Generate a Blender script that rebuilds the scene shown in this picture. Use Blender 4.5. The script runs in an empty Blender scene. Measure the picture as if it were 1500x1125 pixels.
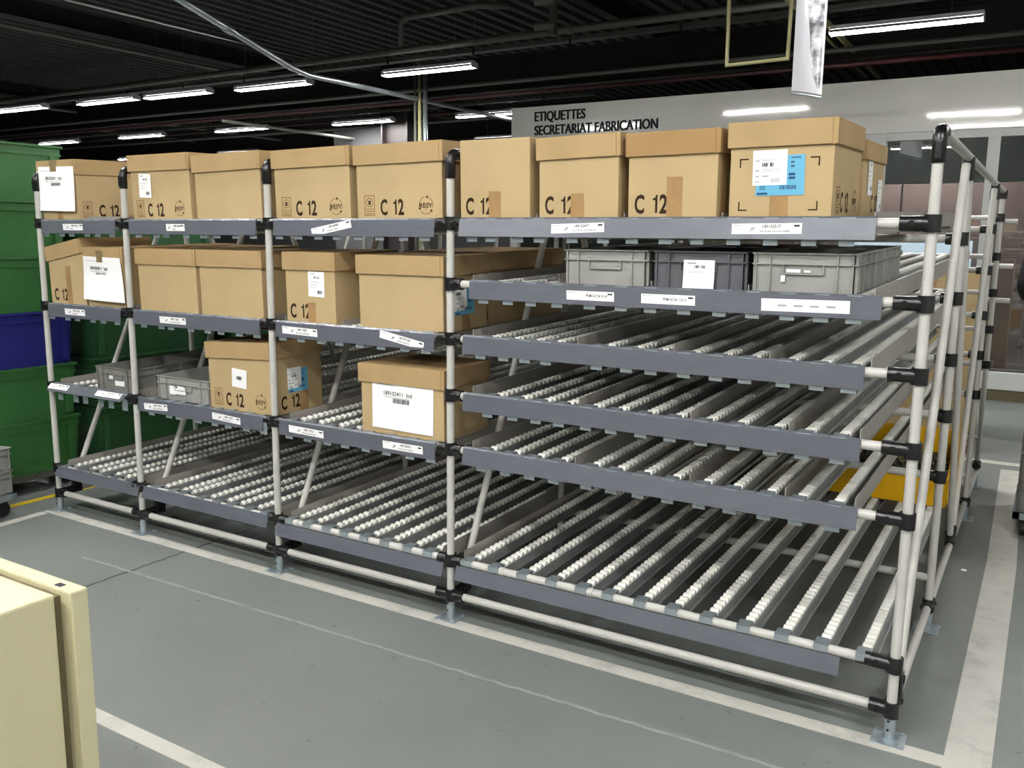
import bpy, bmesh, math, random
from mathutils import Vector, Matrix
random.seed(7)
PI = math.pi
SC = bpy.context.scene
COL = SC.collection

# ------------------------------------------------------------------ camera
cam_d = bpy.data.cameras.new('camera')
cam = bpy.data.objects.new('camera', cam_d); COL.objects.link(cam)
SC.camera = cam
cam_d.sensor_width = 36.0
cam_d.lens = 1298.0 / 1500.0 * 36.0
cam_d.clip_start = 0.02; cam_d.clip_end = 200
def _cam():
    yaw, pitch, roll = -0.54427, -0.162742, 0.0103467
    cy, sy, cp, sp = math.cos(yaw), math.sin(yaw), math.cos(pitch), math.sin(pitch)
    f = Vector((sy*cp, cy*cp, sp)); r = Vector((cy, -sy, 0)); u = r.cross(f)
    c, s = math.cos(roll), math.sin(roll)
    X = c*r + s*u; Y = -s*r + c*u; Z = -f
    m = Matrix(((X.x, Y.x, Z.x, .2845), (X.y, Y.y, Z.y, -2.60034), (X.z, Y.z, Z.z, 1.42175), (0, 0, 0, 1)))
    cam.matrix_world = m
_cam()

# ------------------------------------------------------------------ world, exposure
w = bpy.data.worlds.new('hall_air'); SC.world = w; w.use_nodes = True
w.node_tree.nodes['Background'].inputs[0].default_value = (0.75, 0.85, 1.0, 1)
w.node_tree.nodes['Background'].inputs[1].default_value = 0.05
vs = SC.view_settings
vs.view_transform = 'Standard'; vs.look = 'None'; vs.gamma = 1.0; vs.use_curve_mapping = False
vs.exposure = 1.2
LAMP_POWER = 80.0          # emission of every fluorescent fitting
SC.cycles.max_bounces = 8; SC.cycles.diffuse_bounces = 4; SC.cycles.glossy_bounces = 4
SC.cycles.transparent_max_bounces = 12
SC.cycles.caustics_reflective = False; SC.cycles.caustics_refractive = False
SC.cycles.use_denoising = True
SC.cycles.sample_clamp_indirect = 4.0

# ------------------------------------------------------------------ materials
def lin(c):
    return tuple(((x/255.0)/12.92 if x/255.0 <= .04045 else ((x/255.0+.055)/1.055)**2.4) for x in c) + (1,)
def mat(name, rgb, rough=.6, metal=0.0, var=0.0, scale=6.0, bump=0.0, bscale=80.0, emit=0, coat=0, spec=.5, rgb2=None, stretch=None):
    m = bpy.data.materials.new(name); m.use_nodes = True
    nt = m.node_tree; b = nt.nodes['Principled BSDF']
    b.inputs['Base Color'].default_value = lin(rgb)
    b.inputs['Roughness'].default_value = rough; b.inputs['Metallic'].default_value = metal
    b.inputs['Specular IOR Level'].default_value = spec
    if coat: b.inputs['Coat Weight'].default_value = coat; b.inputs['Coat Roughness'].default_value = .08
    tc = nt.nodes.new('ShaderNodeTexCoord')
    src = tc.outputs['Object']
    if stretch:
        mp = nt.nodes.new('ShaderNodeMapping'); mp.inputs['Scale'].default_value = stretch
        nt.links.new(src, mp.inputs[0]); src = mp.outputs[0]
    if var or rgb2:
        n = nt.nodes.new('ShaderNodeTexNoise'); n.inputs['Scale'].default_value = scale; n.inputs['Detail'].default_value = 6
        nt.links.new(src, n.inputs['Vector'])
        r = nt.nodes.new('ShaderNodeValToRGB')
        a = lin(rgb); c2 = lin(rgb2) if rgb2 else tuple(min(1, x*(1+var)) for x in a[:3]) + (1,)
        a = a if rgb2 else tuple(x*(1-var) for x in a[:3]) + (1,)
        r.color_ramp.elements[0].position = .35; r.color_ramp.elements[1].position = .68
        r.color_ramp.elements[0].color = a; r.color_ramp.elements[1].color = c2
        nt.links.new(n.outputs['Fac'], r.inputs[0]); nt.links.new(r.outputs[0], b.inputs['Base Color'])
    if bump:
        n2 = nt.nodes.new('ShaderNodeTexNoise'); n2.inputs['Scale'].default_value = bscale; n2.inputs['Detail'].default_value = 3
        nt.links.new(src, n2.inputs['Vector'])
        bp = nt.nodes.new('ShaderNodeBump'); bp.inputs['Strength'].default_value = bump; bp.inputs['Distance'].default_value = .01
        nt.links.new(n2.outputs['Fac'], bp.inputs['Height']); nt.links.new(bp.outputs[0], b.inputs['Normal'])
    if emit:
        b.inputs['Emission Color'].default_value = lin(rgb); b.inputs['Emission Strength'].default_value = emit
    return m

def floor_mat():
    m = bpy.data.materials.new('grey_epoxy_floor'); m.use_nodes = True
    nt = m.node_tree; b = nt.nodes['Principled BSDF']; L = nt.links.new
    tc = nt.nodes.new('ShaderNodeTexCoord')
    n = nt.nodes.new('ShaderNodeTexNoise'); n.inputs['Scale'].default_value = 1.3; n.inputs['Detail'].default_value = 8; n.inputs['Roughness'].default_value = .62
    L(tc.outputs['Object'], n.inputs['Vector'])
    r = nt.nodes.new('ShaderNodeValToRGB'); r.color_ramp.elements[0].position = .3; r.color_ramp.elements[1].position = .75
    r.color_ramp.elements[0].color = lin((113, 118, 115)); r.color_ramp.elements[1].color = lin((126, 131, 127))
    L(n.outputs['Fac'], r.inputs[0])
    v = nt.nodes.new('ShaderNodeTexNoise'); v.inputs['Scale'].default_value = 26; v.inputs['Detail'].default_value = 2
    L(tc.outputs['Object'], v.inputs['Vector'])
    r2 = nt.nodes.new('ShaderNodeValToRGB'); r2.color_ramp.elements[0].position = .70; r2.color_ramp.elements[1].position = .74
    r2.color_ramp.elements[0].color = (0, 0, 0, 1); r2.color_ramp.elements[1].color = (.6, .6, .6, 1)
    L(v.outputs['Fac'], r2.inputs[0])
    mx = nt.nodes.new('ShaderNodeMix'); mx.data_type = 'RGBA'
    L(r2.outputs[0], mx.inputs[0]); L(r.outputs[0], mx.inputs[6]); mx.inputs[7].default_value = lin((84, 88, 86))
    L(mx.outputs[2], b.inputs['Base Color'])
    r3 = nt.nodes.new('ShaderNodeMapRange'); r3.inputs['To Min'].default_value = .38; r3.inputs['To Max'].default_value = .55
    L(n.outputs['Fac'], r3.inputs[0]); L(r3.outputs[0], b.inputs['Roughness'])
    bp = nt.nodes.new('ShaderNodeBump'); bp.inputs['Strength'].default_value = .12; bp.inputs['Distance'].default_value = .004
    n4 = nt.nodes.new('ShaderNodeTexNoise'); n4.inputs['Scale'].default_value = 14
    L(tc.outputs['Object'], n4.inputs['Vector']); L(n4.outputs['Fac'], bp.inputs['Height']); L(bp.outputs[0], b.inputs['Normal'])
    return m
def paint_mat(name, rgb, wear):
    m = mat(name, rgb, .55)
    nt = m.node_tree; b = nt.nodes['Principled BSDF']; L = nt.links.new
    tc = nt.nodes.new('ShaderNodeTexCoord')
    n = nt.nodes.new('ShaderNodeTexNoise'); n.inputs['Scale'].default_value = 9; n.inputs['Detail'].default_value = 9; n.inputs['Roughness'].default_value = .7
    L(tc.outputs['Object'], n.inputs['Vector'])
    r = nt.nodes.new('ShaderNodeValToRGB'); e = r.color_ramp.elements
    e[0].position = .27; e[0].color = lin(wear); e[1].position = .5; e[1].color = lin(rgb)
    L(n.outputs['Fac'], r.inputs[0]); L(r.outputs[0], b.inputs['Base Color'])
    return m
def glass_mat():
    m = bpy.data.materials.new('office_window_glass'); m.use_nodes = True
    nt = m.node_tree; nt.nodes.clear(); L = nt.links.new
    o = nt.nodes.new('ShaderNodeOutputMaterial'); mx = nt.nodes.new('ShaderNodeMixShader')
    t = nt.nodes.new('ShaderNodeBsdfTransparent'); t.inputs[0].default_value = (.8, .84, .82, 1)
    g = nt.nodes.new('ShaderNodeBsdfGlossy'); g.inputs['Roughness'].default_value = .01; g.inputs[0].default_value = (.9, .9, .9, 1)
    mx.inputs[0].default_value = .14
    L(t.outputs[0], mx.inputs[1]); L(g.outputs[0], mx.inputs[2]); L(mx.outputs[0], o.inputs[0])
    return m

def film_mat():
    m = mat('glossy_banner_film', (240, 241, 246), .12); nt = m.node_tree; L = nt.links.new
    b = nt.nodes['Principled BSDF']; t = nt.nodes.new('ShaderNodeBsdfTranslucent'); t.inputs[0].default_value = (.93, .93, .96, 1)
    mx = nt.nodes.new('ShaderNodeMixShader'); mx.inputs[0].default_value = .55
    L(b.outputs[0], mx.inputs[1]); L(t.outputs[0], mx.inputs[2]); L(mx.outputs[0], nt.nodes['Material Output'].inputs[0])
    return m

M = dict(
    floor=floor_mat(),
    white_line=paint_mat('white_floor_paint', (192, 191, 183), (160, 161, 154)),
    yellow_line=paint_mat('yellow_floor_paint', (206, 176, 30), (120, 112, 60)),
    joint_light=paint_mat('pale_joint_filler', (150, 154, 149), (112, 117, 114)),
    joint_dark=paint_mat('dark_floor_crack', (60, 64, 62), (96, 101, 98)),
    pipe=mat('ivory_coated_tube', (190, 189, 183), .38, var=.05, scale=14),
    black=mat('black_plastic', (17, 17, 18), .3, bump=.1, bscale=60),
    zinc=mat('zinc_plated_steel', (168, 180, 186), .32, .6, var=.12, scale=30),
    rail=mat('galvanised_track', (165, 168, 166), .45, .4, var=.12, scale=12),
    wheel=mat('white_roller_wheel', (226, 226, 218), .42),
    guide=mat('grey_lane_guide', (158, 154, 147), .4, var=.08, scale=5),
    lip=mat('blue_grey_profile', (94, 98, 106), .34, .15, var=.06, scale=7, stretch=(1, 6, 6)),
    card=mat('kraft_cardboard', (182, 160, 120), .8, var=.05, scale=4, bump=.05, bscale=120, spec=.2),
    card_lid=mat('kraft_cardboard_lid', (172, 146, 105), .8, var=.06, scale=5, bump=.05, bscale=120, spec=.2),
    card_lid2=mat('kraft_cardboard_lid_darker', (158, 128, 86), .8, var=.06, scale=5, spec=.2),
    ink=mat('brown_black_ink', (48, 34, 18), .8, spec=.2),
    ink_faint=mat('faded_ink', (128, 98, 58), .85, spec=.1),
    tape=mat('brown_packing_tape', (160, 128, 86), .3, var=.1, scale=20),
    tape_dark=mat('olive_packing_tape', (136, 116, 82), .3, var=.1, scale=20),
    paper=mat('white_paper', (246, 246, 246), .7, spec=.2),
    print=mat('black_print', (38, 38, 42), .7, spec=.2),
    print_grey=mat('grey_print', (168, 168, 172), .7, spec=.2),
    blue=mat('sky_blue_label', (98, 172, 204), .55),
    blue_ink=mat('dark_blue_print', (26, 70, 108), .7),
    crate=mat('grey_crate_plastic', (147, 148, 143), .48, var=.08, scale=9),
    crate_dark=mat('dark_grey_crate_plastic', (88, 89, 94), .42, var=.06, scale=9),
    crate_worn=mat('worn_grey_crate_plastic', (122, 121, 116), .6, var=.15, scale=12),
    yellow=mat('yellow_bin_plastic', (240, 186, 12), .38, var=.04),
    fast=mat('steel_fasteners', (96, 100, 84), .4, .6, var=.3, scale=60),
    green=mat('green_tub_plastic', (46, 97, 47), .45, var=.12, scale=3),
    green2=mat('dark_green_tub_plastic', (42, 88, 50), .5, var=.12, scale=3),
    navy=mat('navy_tub_plastic', (26, 30, 104), .45, var=.1, scale=3),
    beige=mat('beige_enamel', (202, 196, 159), .3, var=.03, scale=4, bump=.12, bscale=140, coat=.3),
    gap=mat('gap_shade', (92, 84, 60), .8),  # shade of narrow gaps put into the colour
    panel=mat('pale_grey_wall_panel', (176, 176, 170), .05, bump=.06, bscale=1.1, var=.02, scale=1),
    frame=mat('grey_window_frame', (150, 152, 150), .4),
    glass=glass_mat(),
    blind=mat('mauve_partition_board', (104, 84, 82), .7),
    room=mat('office_interior', (44, 45, 44), .8),
    letter=mat('black_vinyl_letter', (14, 15, 19), .6, spec=.2),
    deck=mat('grey_steel_deck', (58, 58, 56), .6, .2, var=.15, scale=2),
    beam=mat('dark_brown_steel', (30, 23, 23), .6, var=.2, scale=2),
    wall=mat('hall_wall_cladding', (140, 142, 142), .7, var=.08, scale=1),
    wall_dark=mat('dark_wall_cladding', (58, 60, 60), .7, var=.06, scale=1),
    screen=mat('dull_grey_screen', (74, 75, 76), .8),
    wall_bounce=mat('white_bounce_wall', (205, 206, 203), .6, var=.04, scale=1),  # pale so the unseen right side bounces light into the rack
    pipe_grey=mat('grey_service_pipe', (112, 112, 106), .45, .2),
    pipe_shine=mat('galvanised_air_pipe', (176, 184, 188), .3, .8),
    pipe_red=mat('dark_red_sprinkler_pipe', (64, 26, 30), .5),
    pipe_olive=mat('olive_conduit', (158, 154, 112), .4),
    tray=mat('steel_cable_tray', (90, 90, 87), .5, .5),
    lampbody=mat('lamp_housing_white', (210, 208, 212), .4),
    lamp=mat('fluorescent_glow', (255, 253, 250), .4, emit=LAMP_POWER),
    wire=mat('suspension_wire', (120, 120, 120), .4, .8),
    banner=film_mat(),
    banner_pic=mat('banner_dark_picture', (70, 72, 76), .15, rgb2=(196, 198, 200), scale=16),
    skin=mat('skin', (204, 160, 134), .5), hair=mat('dark_hair', (40, 30, 24), .6),
    jacket=mat('black_jacket_cloth', (20, 20, 23), .85), trousers=mat('dark_trousers_cloth', (30, 31, 36), .85),
    shoe=mat('black_shoe', (22, 22, 22), .4),
    white_board=mat('white_kick_panel', (205, 207, 204), .45),
    pallet=mat('pallet_wood', (150, 120, 84), .8, var=.2, scale=8),
    rubber=mat('black_caster_rubber', (24, 24, 25), .6),
    paleblue=mat('pale_blue_board', (176, 198, 214), .5),
)

# ------------------------------------------------------------------ mesh builder
_text = {}
def text_mesh(s, bold=0.0):
    k = (s, bold)
    if k not in _text:
        c = bpy.data.curves.new('t', 'FONT'); c.body = s; c.size = 1.0; c.offset = bold; c.resolution_u = 3
        o = bpy.data.objects.new('t', c); COL.objects.link(o)
        bpy.context.view_layer.update()
        me = bpy.data.meshes.new_from_object(o.evaluated_get(bpy.context.evaluated_depsgraph_get()))
        bpy.data.objects.remove(o); bpy.data.curves.remove(c)
        xs = [v.co.x for v in me.vertices]; ys = [v.co.y for v in me.vertices]
        _text[k] = (me, min(xs), max(xs), min(ys), max(ys))
    return _text[k]

class MB:
    def __init__(self, T=None):
        self.bm = bmesh.new(); self.mats = []; self.T = T or Matrix()
    def mi(self, m):
        if m not in self.mats: self.mats.append(m)
        return self.mats.index(m)
    def _add(self, verts, faces, m, smooth=False, T=None):
        T = self.T @ T if T else self.T
        i = self.mi(m); vs = [self.bm.verts.new(T @ Vector(v)) for v in verts]
        for f in faces:
            try:
                fc = self.bm.faces.new([vs[k] for k in f]); fc.material_index = i; fc.smooth = smooth
            except ValueError: pass
        return vs
    def box(self, x0, x1, y0, y1, z0, z1, m, T=None, bev=0.0):
        if bev > 0:
            b = bmesh.new(); bmesh.ops.create_cube(b, size=1.0)
            bmesh.ops.transform(b, matrix=Matrix.Translation(((x0+x1)/2, (y0+y1)/2, (z0+z1)/2)) @ Matrix.Diagonal((x1-x0, y1-y0, z1-z0, 1)), verts=b.verts)
            bmesh.ops.bevel(b, geom=b.edges[:], offset=bev, segments=2, affect='EDGES', profile=.6)
            b.verts.index_update()
            self._add([v.co[:] for v in b.verts], [[v.index for v in f.verts] for f in b.faces], m, False, T); b.free(); return
        v = [(x0,y0,z0),(x1,y0,z0),(x1,y1,z0),(x0,y1,z0),(x0,y0,z1),(x1,y0,z1),(x1,y1,z1),(x0,y1,z1)]
        self._add(v, [(0,3,2,1),(4,5,6,7),(0,1,5,4),(1,2,6,5),(2,3,7,6),(3,0,4,7)], m, False, T)
    def cyl(self, p0, p1, r, m, n=14, r1=None, cap=True, smooth=True):
        p0, p1 = Vector(p0), Vector(p1); d = (p1-p0).normalized(); r1 = r if r1 is None else r1
        a = Vector((0,0,1)) if abs(d.z) < .9 else Vector((1,0,0))
        u = d.cross(a).normalized(); v = d.cross(u)
        vs = []
        for p, rr in ((p0, r), (p1, r1)):
            for k in range(n):
                t = 2*PI*k/n; vs.append(p + rr*(math.cos(t)*u + math.sin(t)*v))
        fs = [(k, k+n, (k+1) % n + n, (k+1) % n) for k in range(n)]
        self._add(vs, fs, m, smooth)
        if cap:
            self._add(vs[:n], [tuple(range(n))], m); self._add(vs[n:], [tuple(reversed(range(n)))], m)
    def tube(self, pts, r, m, n=12):
        pts = [Vector(p) for p in pts]; rings = []; u = None
        for i, p in enumerate(pts):
            d = ((pts[min(i+1, len(pts)-1)] - p).normalized() + (p - pts[max(i-1, 0)]).normalized()).normalized()
            if u is None:
                a = Vector((0,0,1)) if abs(d.z) < .9 else Vector((1,0,0)); u = d.cross(a).normalized()
            else: u = (u - d*u.dot(d)).normalized()
            v = d.cross(u)
            rings.append([p + r*(math.cos(2*PI*k/n)*u + math.sin(2*PI*k/n)*v) for k in range(n)])
        vs = [q for g in rings for q in g]; fs = []
        for i in range(len(rings)-1):
            for k in range(n): fs.append((i*n+k, (i+1)*n+k, (i+1)*n+(k+1) % n, i*n+(k+1) % n))
        fs += [tuple(range(n)), tuple(reversed(range((len(rings)-1)*n, len(rings)*n)))]
        self._add(vs, fs, m, True)
    def prism(self, prof, x0, x1, m, T=None):       # closed (y,z) outline pushed along x
        n = len(prof)
        vs = [(x0, y, z) for y, z in prof] + [(x1, y, z) for y, z in prof]
        fs = [(k, (k+1) % n, (k+1) % n + n, k+n) for k in range(n)] + [tuple(reversed(range(n))), tuple(range(n, 2*n))]
        self._add(vs, fs, m, False, T)
    def quad(self, p, m, T=None): self._add(p, [tuple(range(len(p)))], m, False, T)
    def text(self, s, T, h, m, bold=0.0, sx=1.0, width=None, center=False):
        me, x0, x1, y0, y1 = text_mesh(s, bold)
        k = h/.70
        if width: sx = width/((x1-x0)*k)
        ox = -x0*k*sx - ((x1-x0)*k*sx/2 if center else 0)
        vs = [(ox + v.co.x*k*sx, v.co.y*k, 0) for v in me.vertices]
        self._add(vs, [tuple(p.vertices) for p in me.polygons], m, False, T)
    def build(self, name, parent=None, loc=None, smooth_angle=None):
        me = bpy.data.meshes.new(name); bmesh.ops.recalc_face_normals(self.bm, faces=self.bm.faces[:]) if False else None
        self.bm.to_mesh(me); self.bm.free()
        for m in self.mats: me.materials.append(m)
        o = bpy.data.objects.new(name, me); COL.objects.link(o)
        if parent: o.parent = parent
        if loc: o.location = loc
        return o

def tag(o, label=None, cat=None, group=None, kind=None):
    if label: o['label'] = label
    if cat: o['category'] = cat
    if group: o['group'] = group
    if kind: o['kind'] = kind
    return o
def empty(name, loc=(0,0,0), label=None, cat=None, group=None, rot=(0,0,0)):
    o = bpy.data.objects.new(name, None); COL.objects.link(o); o.empty_display_size = .1
    o.location = loc; o.rotation_euler = rot
    return tag(o, label, cat, group)
def dup(o, name, parent, loc, rot=None):
    c = o.copy(); c.name = name; COL.objects.link(c); c.parent = parent; c.location = loc
    if rot: c.rotation_euler = rot
    return c
def face_T(kind, w, d, off=.0006):
    # matrix that maps (u, v, 0) on a box face to local space; origin at the face's lower left corner
    if kind == 'F': return Matrix(((1,0,0,-w/2),(0,0,-1,-d/2-off),(0,1,0,0),(0,0,0,1)))
    if kind == 'R': return Matrix(((0,0,1,w/2+off),(1,0,0,-d/2),(0,1,0,0),(0,0,0,1)))
def TT(T, u, v, z=0, rot=0): return T @ Matrix.Translation((u, v, z)) @ Matrix.Rotation(rot, 4, 'Z')

# ================================================================== SETTING
m = MB(); m.box(-34, 14, -14, 26, -.2, 0, M['floor']); tag(m.build('floor'), kind='structure')
m = MB()
xs = []; x = -34.0
prof = []
while x < 14:
    prof += [(x, 4.96), (x+.11, 4.96), (x+.14, 4.90), (x+.25, 4.90)]; x += .28
vsA = [(a, -14, z) for a, z in prof] + [(a, 26, z) for a, z in prof]; n = len(prof)
m._add(vsA, [(k, k+1, k+1+n, k+n) for k in range(n-1)], M['deck'])
m.box(-34, 14, -14, 26, 5.02, 5.1, M['deck'])
tag(m.build('ceiling'), kind='structure')
for nm, a in (('wall_back', (-34, 14, 25.8, 26)), ('wall_left', (-34, -33.8, -14, 25.8)), ('wall_right_bounce', (4.4, 4.6, -13.8, 25.8)), ('wall_front', (-33.8, 13.8, -14, -13.8))):  # right wall is unseen, set close and pale to bounce light
    m = MB(); m.box(*a, 0, 4.9, M['wall_bounce'] if nm == 'wall_right_bounce' else (M['wall_dark'] if nm == 'wall_front' else M['wall'])); tag(m.build(nm), kind='structure')

# floor paint (thin coats)
def strip(name, pts, wd, mt, label, cat, z=.0015):
    m = MB()
    for (ax, ay), (bx, by) in zip(pts[:-1], pts[1:]):
        d = Vector((bx-ax, by-ay)).normalized(); nn = Vector((-d.y, d.x))*wd/2
        v = [(ax-nn.x, ay-nn.y), (bx-nn.x, by-nn.y), (bx+nn.x, by+nn.y), (ax+nn.x, ay+nn.y)]
        m._add([(q[0], q[1], 0.0) for q in v] + [(q[0], q[1], z) for q in v], [(4,5,6,7),(0,1,5,4),(1,2,6,5),(2,3,7,6),(3,0,4,7)], mt)
    return tag(m.build(name), label, cat, kind='structure')
strip('floor_line', [(-4.08, -.04), (.15, -.04)], .062, M['white_line'], 'white painted line along the front feet of the rack', 'floor line')
strip('floor_line', [(.205, -1.6), (.205, 1.8), (.17, 3.72)], .118, M['white_line'], 'wide white painted line right of the rack', 'floor line', .0019)
strip('floor_line', [(-1.2, 3.9), (.25, 3.9)], .1, M['white_line'], 'white painted line crossing the aisle behind the rack', 'floor line', .0016)
strip('floor_line', [(-3.2, -1.13), (.13, -1.155)], .05, M['white_line'], 'white painted line beside the beige cabinet', 'floor line')
strip('floor_line', [(-4.055, -.08), (-4.0, -1.6)], .055, M['white_line'], 'white painted line running left of the rack front', 'floor line', .0012)
strip('floor_line', [(-4.31, -.6), (-4.26, 3.3)], .05, M['yellow_line'], 'yellow painted line beside the green tubs', 'floor line')
def wobble(x0, y0, x1, y1, n, amp):
    return [(x0+(x1-x0)*k/n+random.uniform(-amp, amp), y0+(y1-y0)*k/n+random.uniform(-amp, amp)) for k in range(n+1)]
strip('floor_joint', wobble(-3.3, -.36, .1, -.31, 120, .0035), .012, M['joint_light'], 'pale filled joint running across the grey floor', 'floor joint', .0008)
strip('floor_joint', wobble(-2.98, -1.9, -2.975, .4, 70, .005), .012, M['joint_dark'], 'dark crack running toward the rack', 'floor joint', .0006)

# office front: glossy panel above a glazed band
WY = 6.65
m = MB(); m.box(-5.36, 4.4, WY, WY+.08, 2.44, 2.935, M['panel'], bev=.006)
tag(m.build('wall_office'), kind='structure')
m = MB(); m.box(-5.36, 4.4, WY, WY+.08, 0.0, .02, M['frame'])
for xx in (-5.36, -3.4, -1.29, -.33, 1.9, 4.3): m.box(xx, xx+.1, WY, WY+.08, .02, 2.44, M['frame'])
m.box(-5.26, 4.4, WY+.01, WY+.07, 2.37, 2.44, M['frame']); m.box(-5.26, 4.4, WY+.01, WY+.07, .02, .09, M['frame'])
tag(m.build('trim_1'), kind='structure')
for k, (a, b) in enumerate(((-5.26, -3.4), (-3.3, -1.29), (-1.19, -.33), (-.23, 1.9), (2.0, 4.3))):
    m = MB(); m.box(a, b, WY+.035, WY+.041, .09, 2.37, M['glass']); tag(m.build('window_%d' % (k+1)), kind='structure')
m = MB(); m.box(-5.36, 4.4, 9.6, 9.7, 0, 2.9, M['room']); m.box(-5.36, -5.28, WY+.08, 9.6, 0, 2.9, M['room']); tag(m.build('wall_office_back'), kind='structure')
m = MB()
for k in range(5): m.box(-3.6+.82*k, -2.8+.82*k, 7.6, 7.66, 0, 2.02, M['blind'], bev=.004)
tag(m.build('office_partition'), 'mauve board partition standing behind the office glass', 'partition')
m = MB(); m.box(-.5, 1.0, WY-.10, WY-.03, .1, .26, M['white_board'], bev=.004)
for xx in (-.4, .9): m.cyl((xx, WY-.105, .24), (xx, WY-.10, .24), .008, M['print'])
m.box(-.48, .98, WY-.09, WY-.03, 0, .1, M['gap'])  # dark block standing for the shade under the panel
tag(m.build('kick_panel'), 'white kick panel low down by the office glass', 'panel')
m = MB(Matrix(((1,0,0,0),(0,0,1,0),(0,1,0,0),(0,0,0,1))))
for s, z, wd in (('ETIQUETTES', 2.768, .655), ('SECRETARIAT FABRICATION', 2.612, 1.53)):
    for q in range(4): m.text(s, Matrix.Translation((-5.045+.0035*q, z, WY-.003-.0002*q)), .106, M['letter'], .015, width=wd)
tag(m.build('office_sign_lettering'), 'black lettering ETIQUETTES SECRETARIAT FABRICATION on the pale panel', 'sign')

# roof steel
def ibeam_x(name, y, z0, z1, lab, x0=-33.7, x1=4.35):
    m = MB(); m.box(x0, x1, y-.012, y+.012, z0+.02, z1-.02, M['beam']); m.box(x0, x1, y-.1, y+.1, z0, z0+.02, M['beam']); m.box(x0, x1, y-.1, y+.1, z1-.02, z1, M['beam'])
    tag(m.build(name), lab, 'beam', kind='structure')
def ibeam_y(name, x, z0, z1, lab):
    m = MB(); m.box(x-.012, x+.012, -13.7, 25.7, z0+.02, z1-.02, M['beam']); m.box(x-.09, x+.09, -13.7, 25.7, z0, z0+.02, M['beam']); m.box(x-.09, x+.09, -13.7, 25.7, z1-.02, z1, M['beam'])
    tag(m.build(name), lab, 'beam', kind='structure')
ibeam_x('roof_beam', 9.75, 3.70, 4.24, 'deep dark beam crossing above the office panel')
ibeam_x('roof_beam', 15.9, 3.80, 4.34, 'dark beam farther back under the deck')
ibeam_x('roof_beam', 21.5, 3.80, 4.34, 'dark beam near the far wall')
ibeam_x('roof_beam', 2.6, 4.10, 4.6, 'dark beam over the rack')
for xx, lb in ((-21.0, 'dark cross beam far left under the deck'), (-13.4, 'dark cross beam left of the air pipe'), (-5.6, 'dark cross beam above the pipe run')):
    ibeam_y('cross_beam', xx, 4.62, 4.89, lb)
m = MB()
for xx in (-11.75, -11.1): m.box(xx, xx+.03, 12.0, 12.3, 0, 4.88, M['beam'])
m.box(-11.75, -11.1, 12.14, 12.17, 0, 4.88, M['beam'])
tag(m.build('steel_column'), 'dark brown steel column behind the middle boxes', 'column', kind='structure')
m = MB(); m.box(-13.4, -11.85, 12.4, 12.5, 0, 3.7, M['screen']); tag(m.build('grey_screen'), 'plain grey wall screen left of the brown column', 'screen')

def run(name, pts, r, mt, label, cat='pipe', clamps=()):
    m = MB(); m.tube(pts, r, M[mt])
    for p, q in clamps: m.cyl(p, q, r*1.35, M[mt])
    return tag(m.build(name), label, cat)
run('service_pipe', [(-33, 7.93, 4.06), (4.3, 7.93, 4.06)], .05, 'pipe_grey', 'thick grey pipe running above the nearer row of lights')
run('service_pipe', [(-33, 8.31, 4.01), (4.3, 8.31, 4.01)], .03, 'pipe_grey', 'thin grey pipe just behind the thick grey pipe')
run('air_pipe', [(-5.3, .2, 3.57), (-6.35, 2.24, 3.57), (-7.39, 4.23, 3.57), (-8.37, 6.11, 3.57), (-8.57, 6.63, 3.57), (-8.53, 8.17, 3.57), (-8.5, 10.2, 3.57), (-8.45, 17, 3.57)], .036, 'pipe_shine', 'bright slanting air pipe with a bend over the boxes', clamps=[((-7.35, 4.15, 3.57), (-7.43, 4.31, 3.57))])
run('conduit', [(-9.68, -6, 4.08), (-9.68, 7.56, 4.08)], .024, 'pipe_grey', 'thin grey conduit meeting the bend of the air pipe')
run('conduit', [(-18.45, 2, 4.08), (-18.6, 25, 4.08)], .035, 'pipe_grey', 'grey conduit far left above the lights')
run('conduit', [(-13.0, 9, 3.5), (-12.2, 25, 3.5)], .03, 'pipe_grey', 'grey conduit slanting low behind the middle lights')
run('sprinkler_pipe', [(-33, 9.56, 3.64), (4.3, 9.56, 3.62)], .03, 'pipe_red', 'dark red sprinkler pipe under the deep beam')
run('sprinkler_pipe', [(-33, 12.5, 3.9), (-6.0, 12.5, 3.9)], .03, 'pipe_red', 'dark red sprinkler pipe over the far row of lights')
run('service_pipe', [(-33, 9.26, 3.77), (4.3, 9.26, 3.75)], .03, 'pipe_grey', 'slim grey pipe along the foot of the deep beam')
run('olive_conduit', [(-2.14, 6.9, 3.85), (-2.17, 11.7, 3.82)], .036, 'pipe_olive', 'olive conduit slanting behind the right hand light')
run('olive_conduit', [(-2.30, 6.9, 3.85), (-2.33, 11.7, 3.82)], .018, 'pipe_olive', 'thin olive conduit beside the slanting one')
run('hanging_conduit', [(-2.41, 5.5, 4.88), (-2.40, 5.5, 2.975), (-1.86, 5.5, 2.985), (-1.84, 5.5, 4.88)], .022, 'pipe_olive', 'olive tube frame hanging left of the banner', 'conduit')
run('bent_pipe', [(-8.0, 7.93, 4.1), (-8.0, 7.93, 4.44), (-7.92, 7.93, 4.5), (-6.7, 7.93, 4.52), (-6.35, 8.17, 4.52)], .045, 'pipe_grey', 'grey pipe with an elbow rising off the thick pipe')
for k, (dx, mt, lb) in enumerate(((0, 'pipe_shine', 'shiny upright pipe behind the boxes'), (-.11, 'pipe_olive', 'yellowish upright pipe left of the shiny one'), (-.2, 'pipe_grey', 'grey upright pipe leftmost of the three'))):
    run('upright_pipe', [(-8.38+dx, 9.0, .0), (-8.38+dx, 9.0, 4.4)], .035-.008*k, mt, lb)
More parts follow.
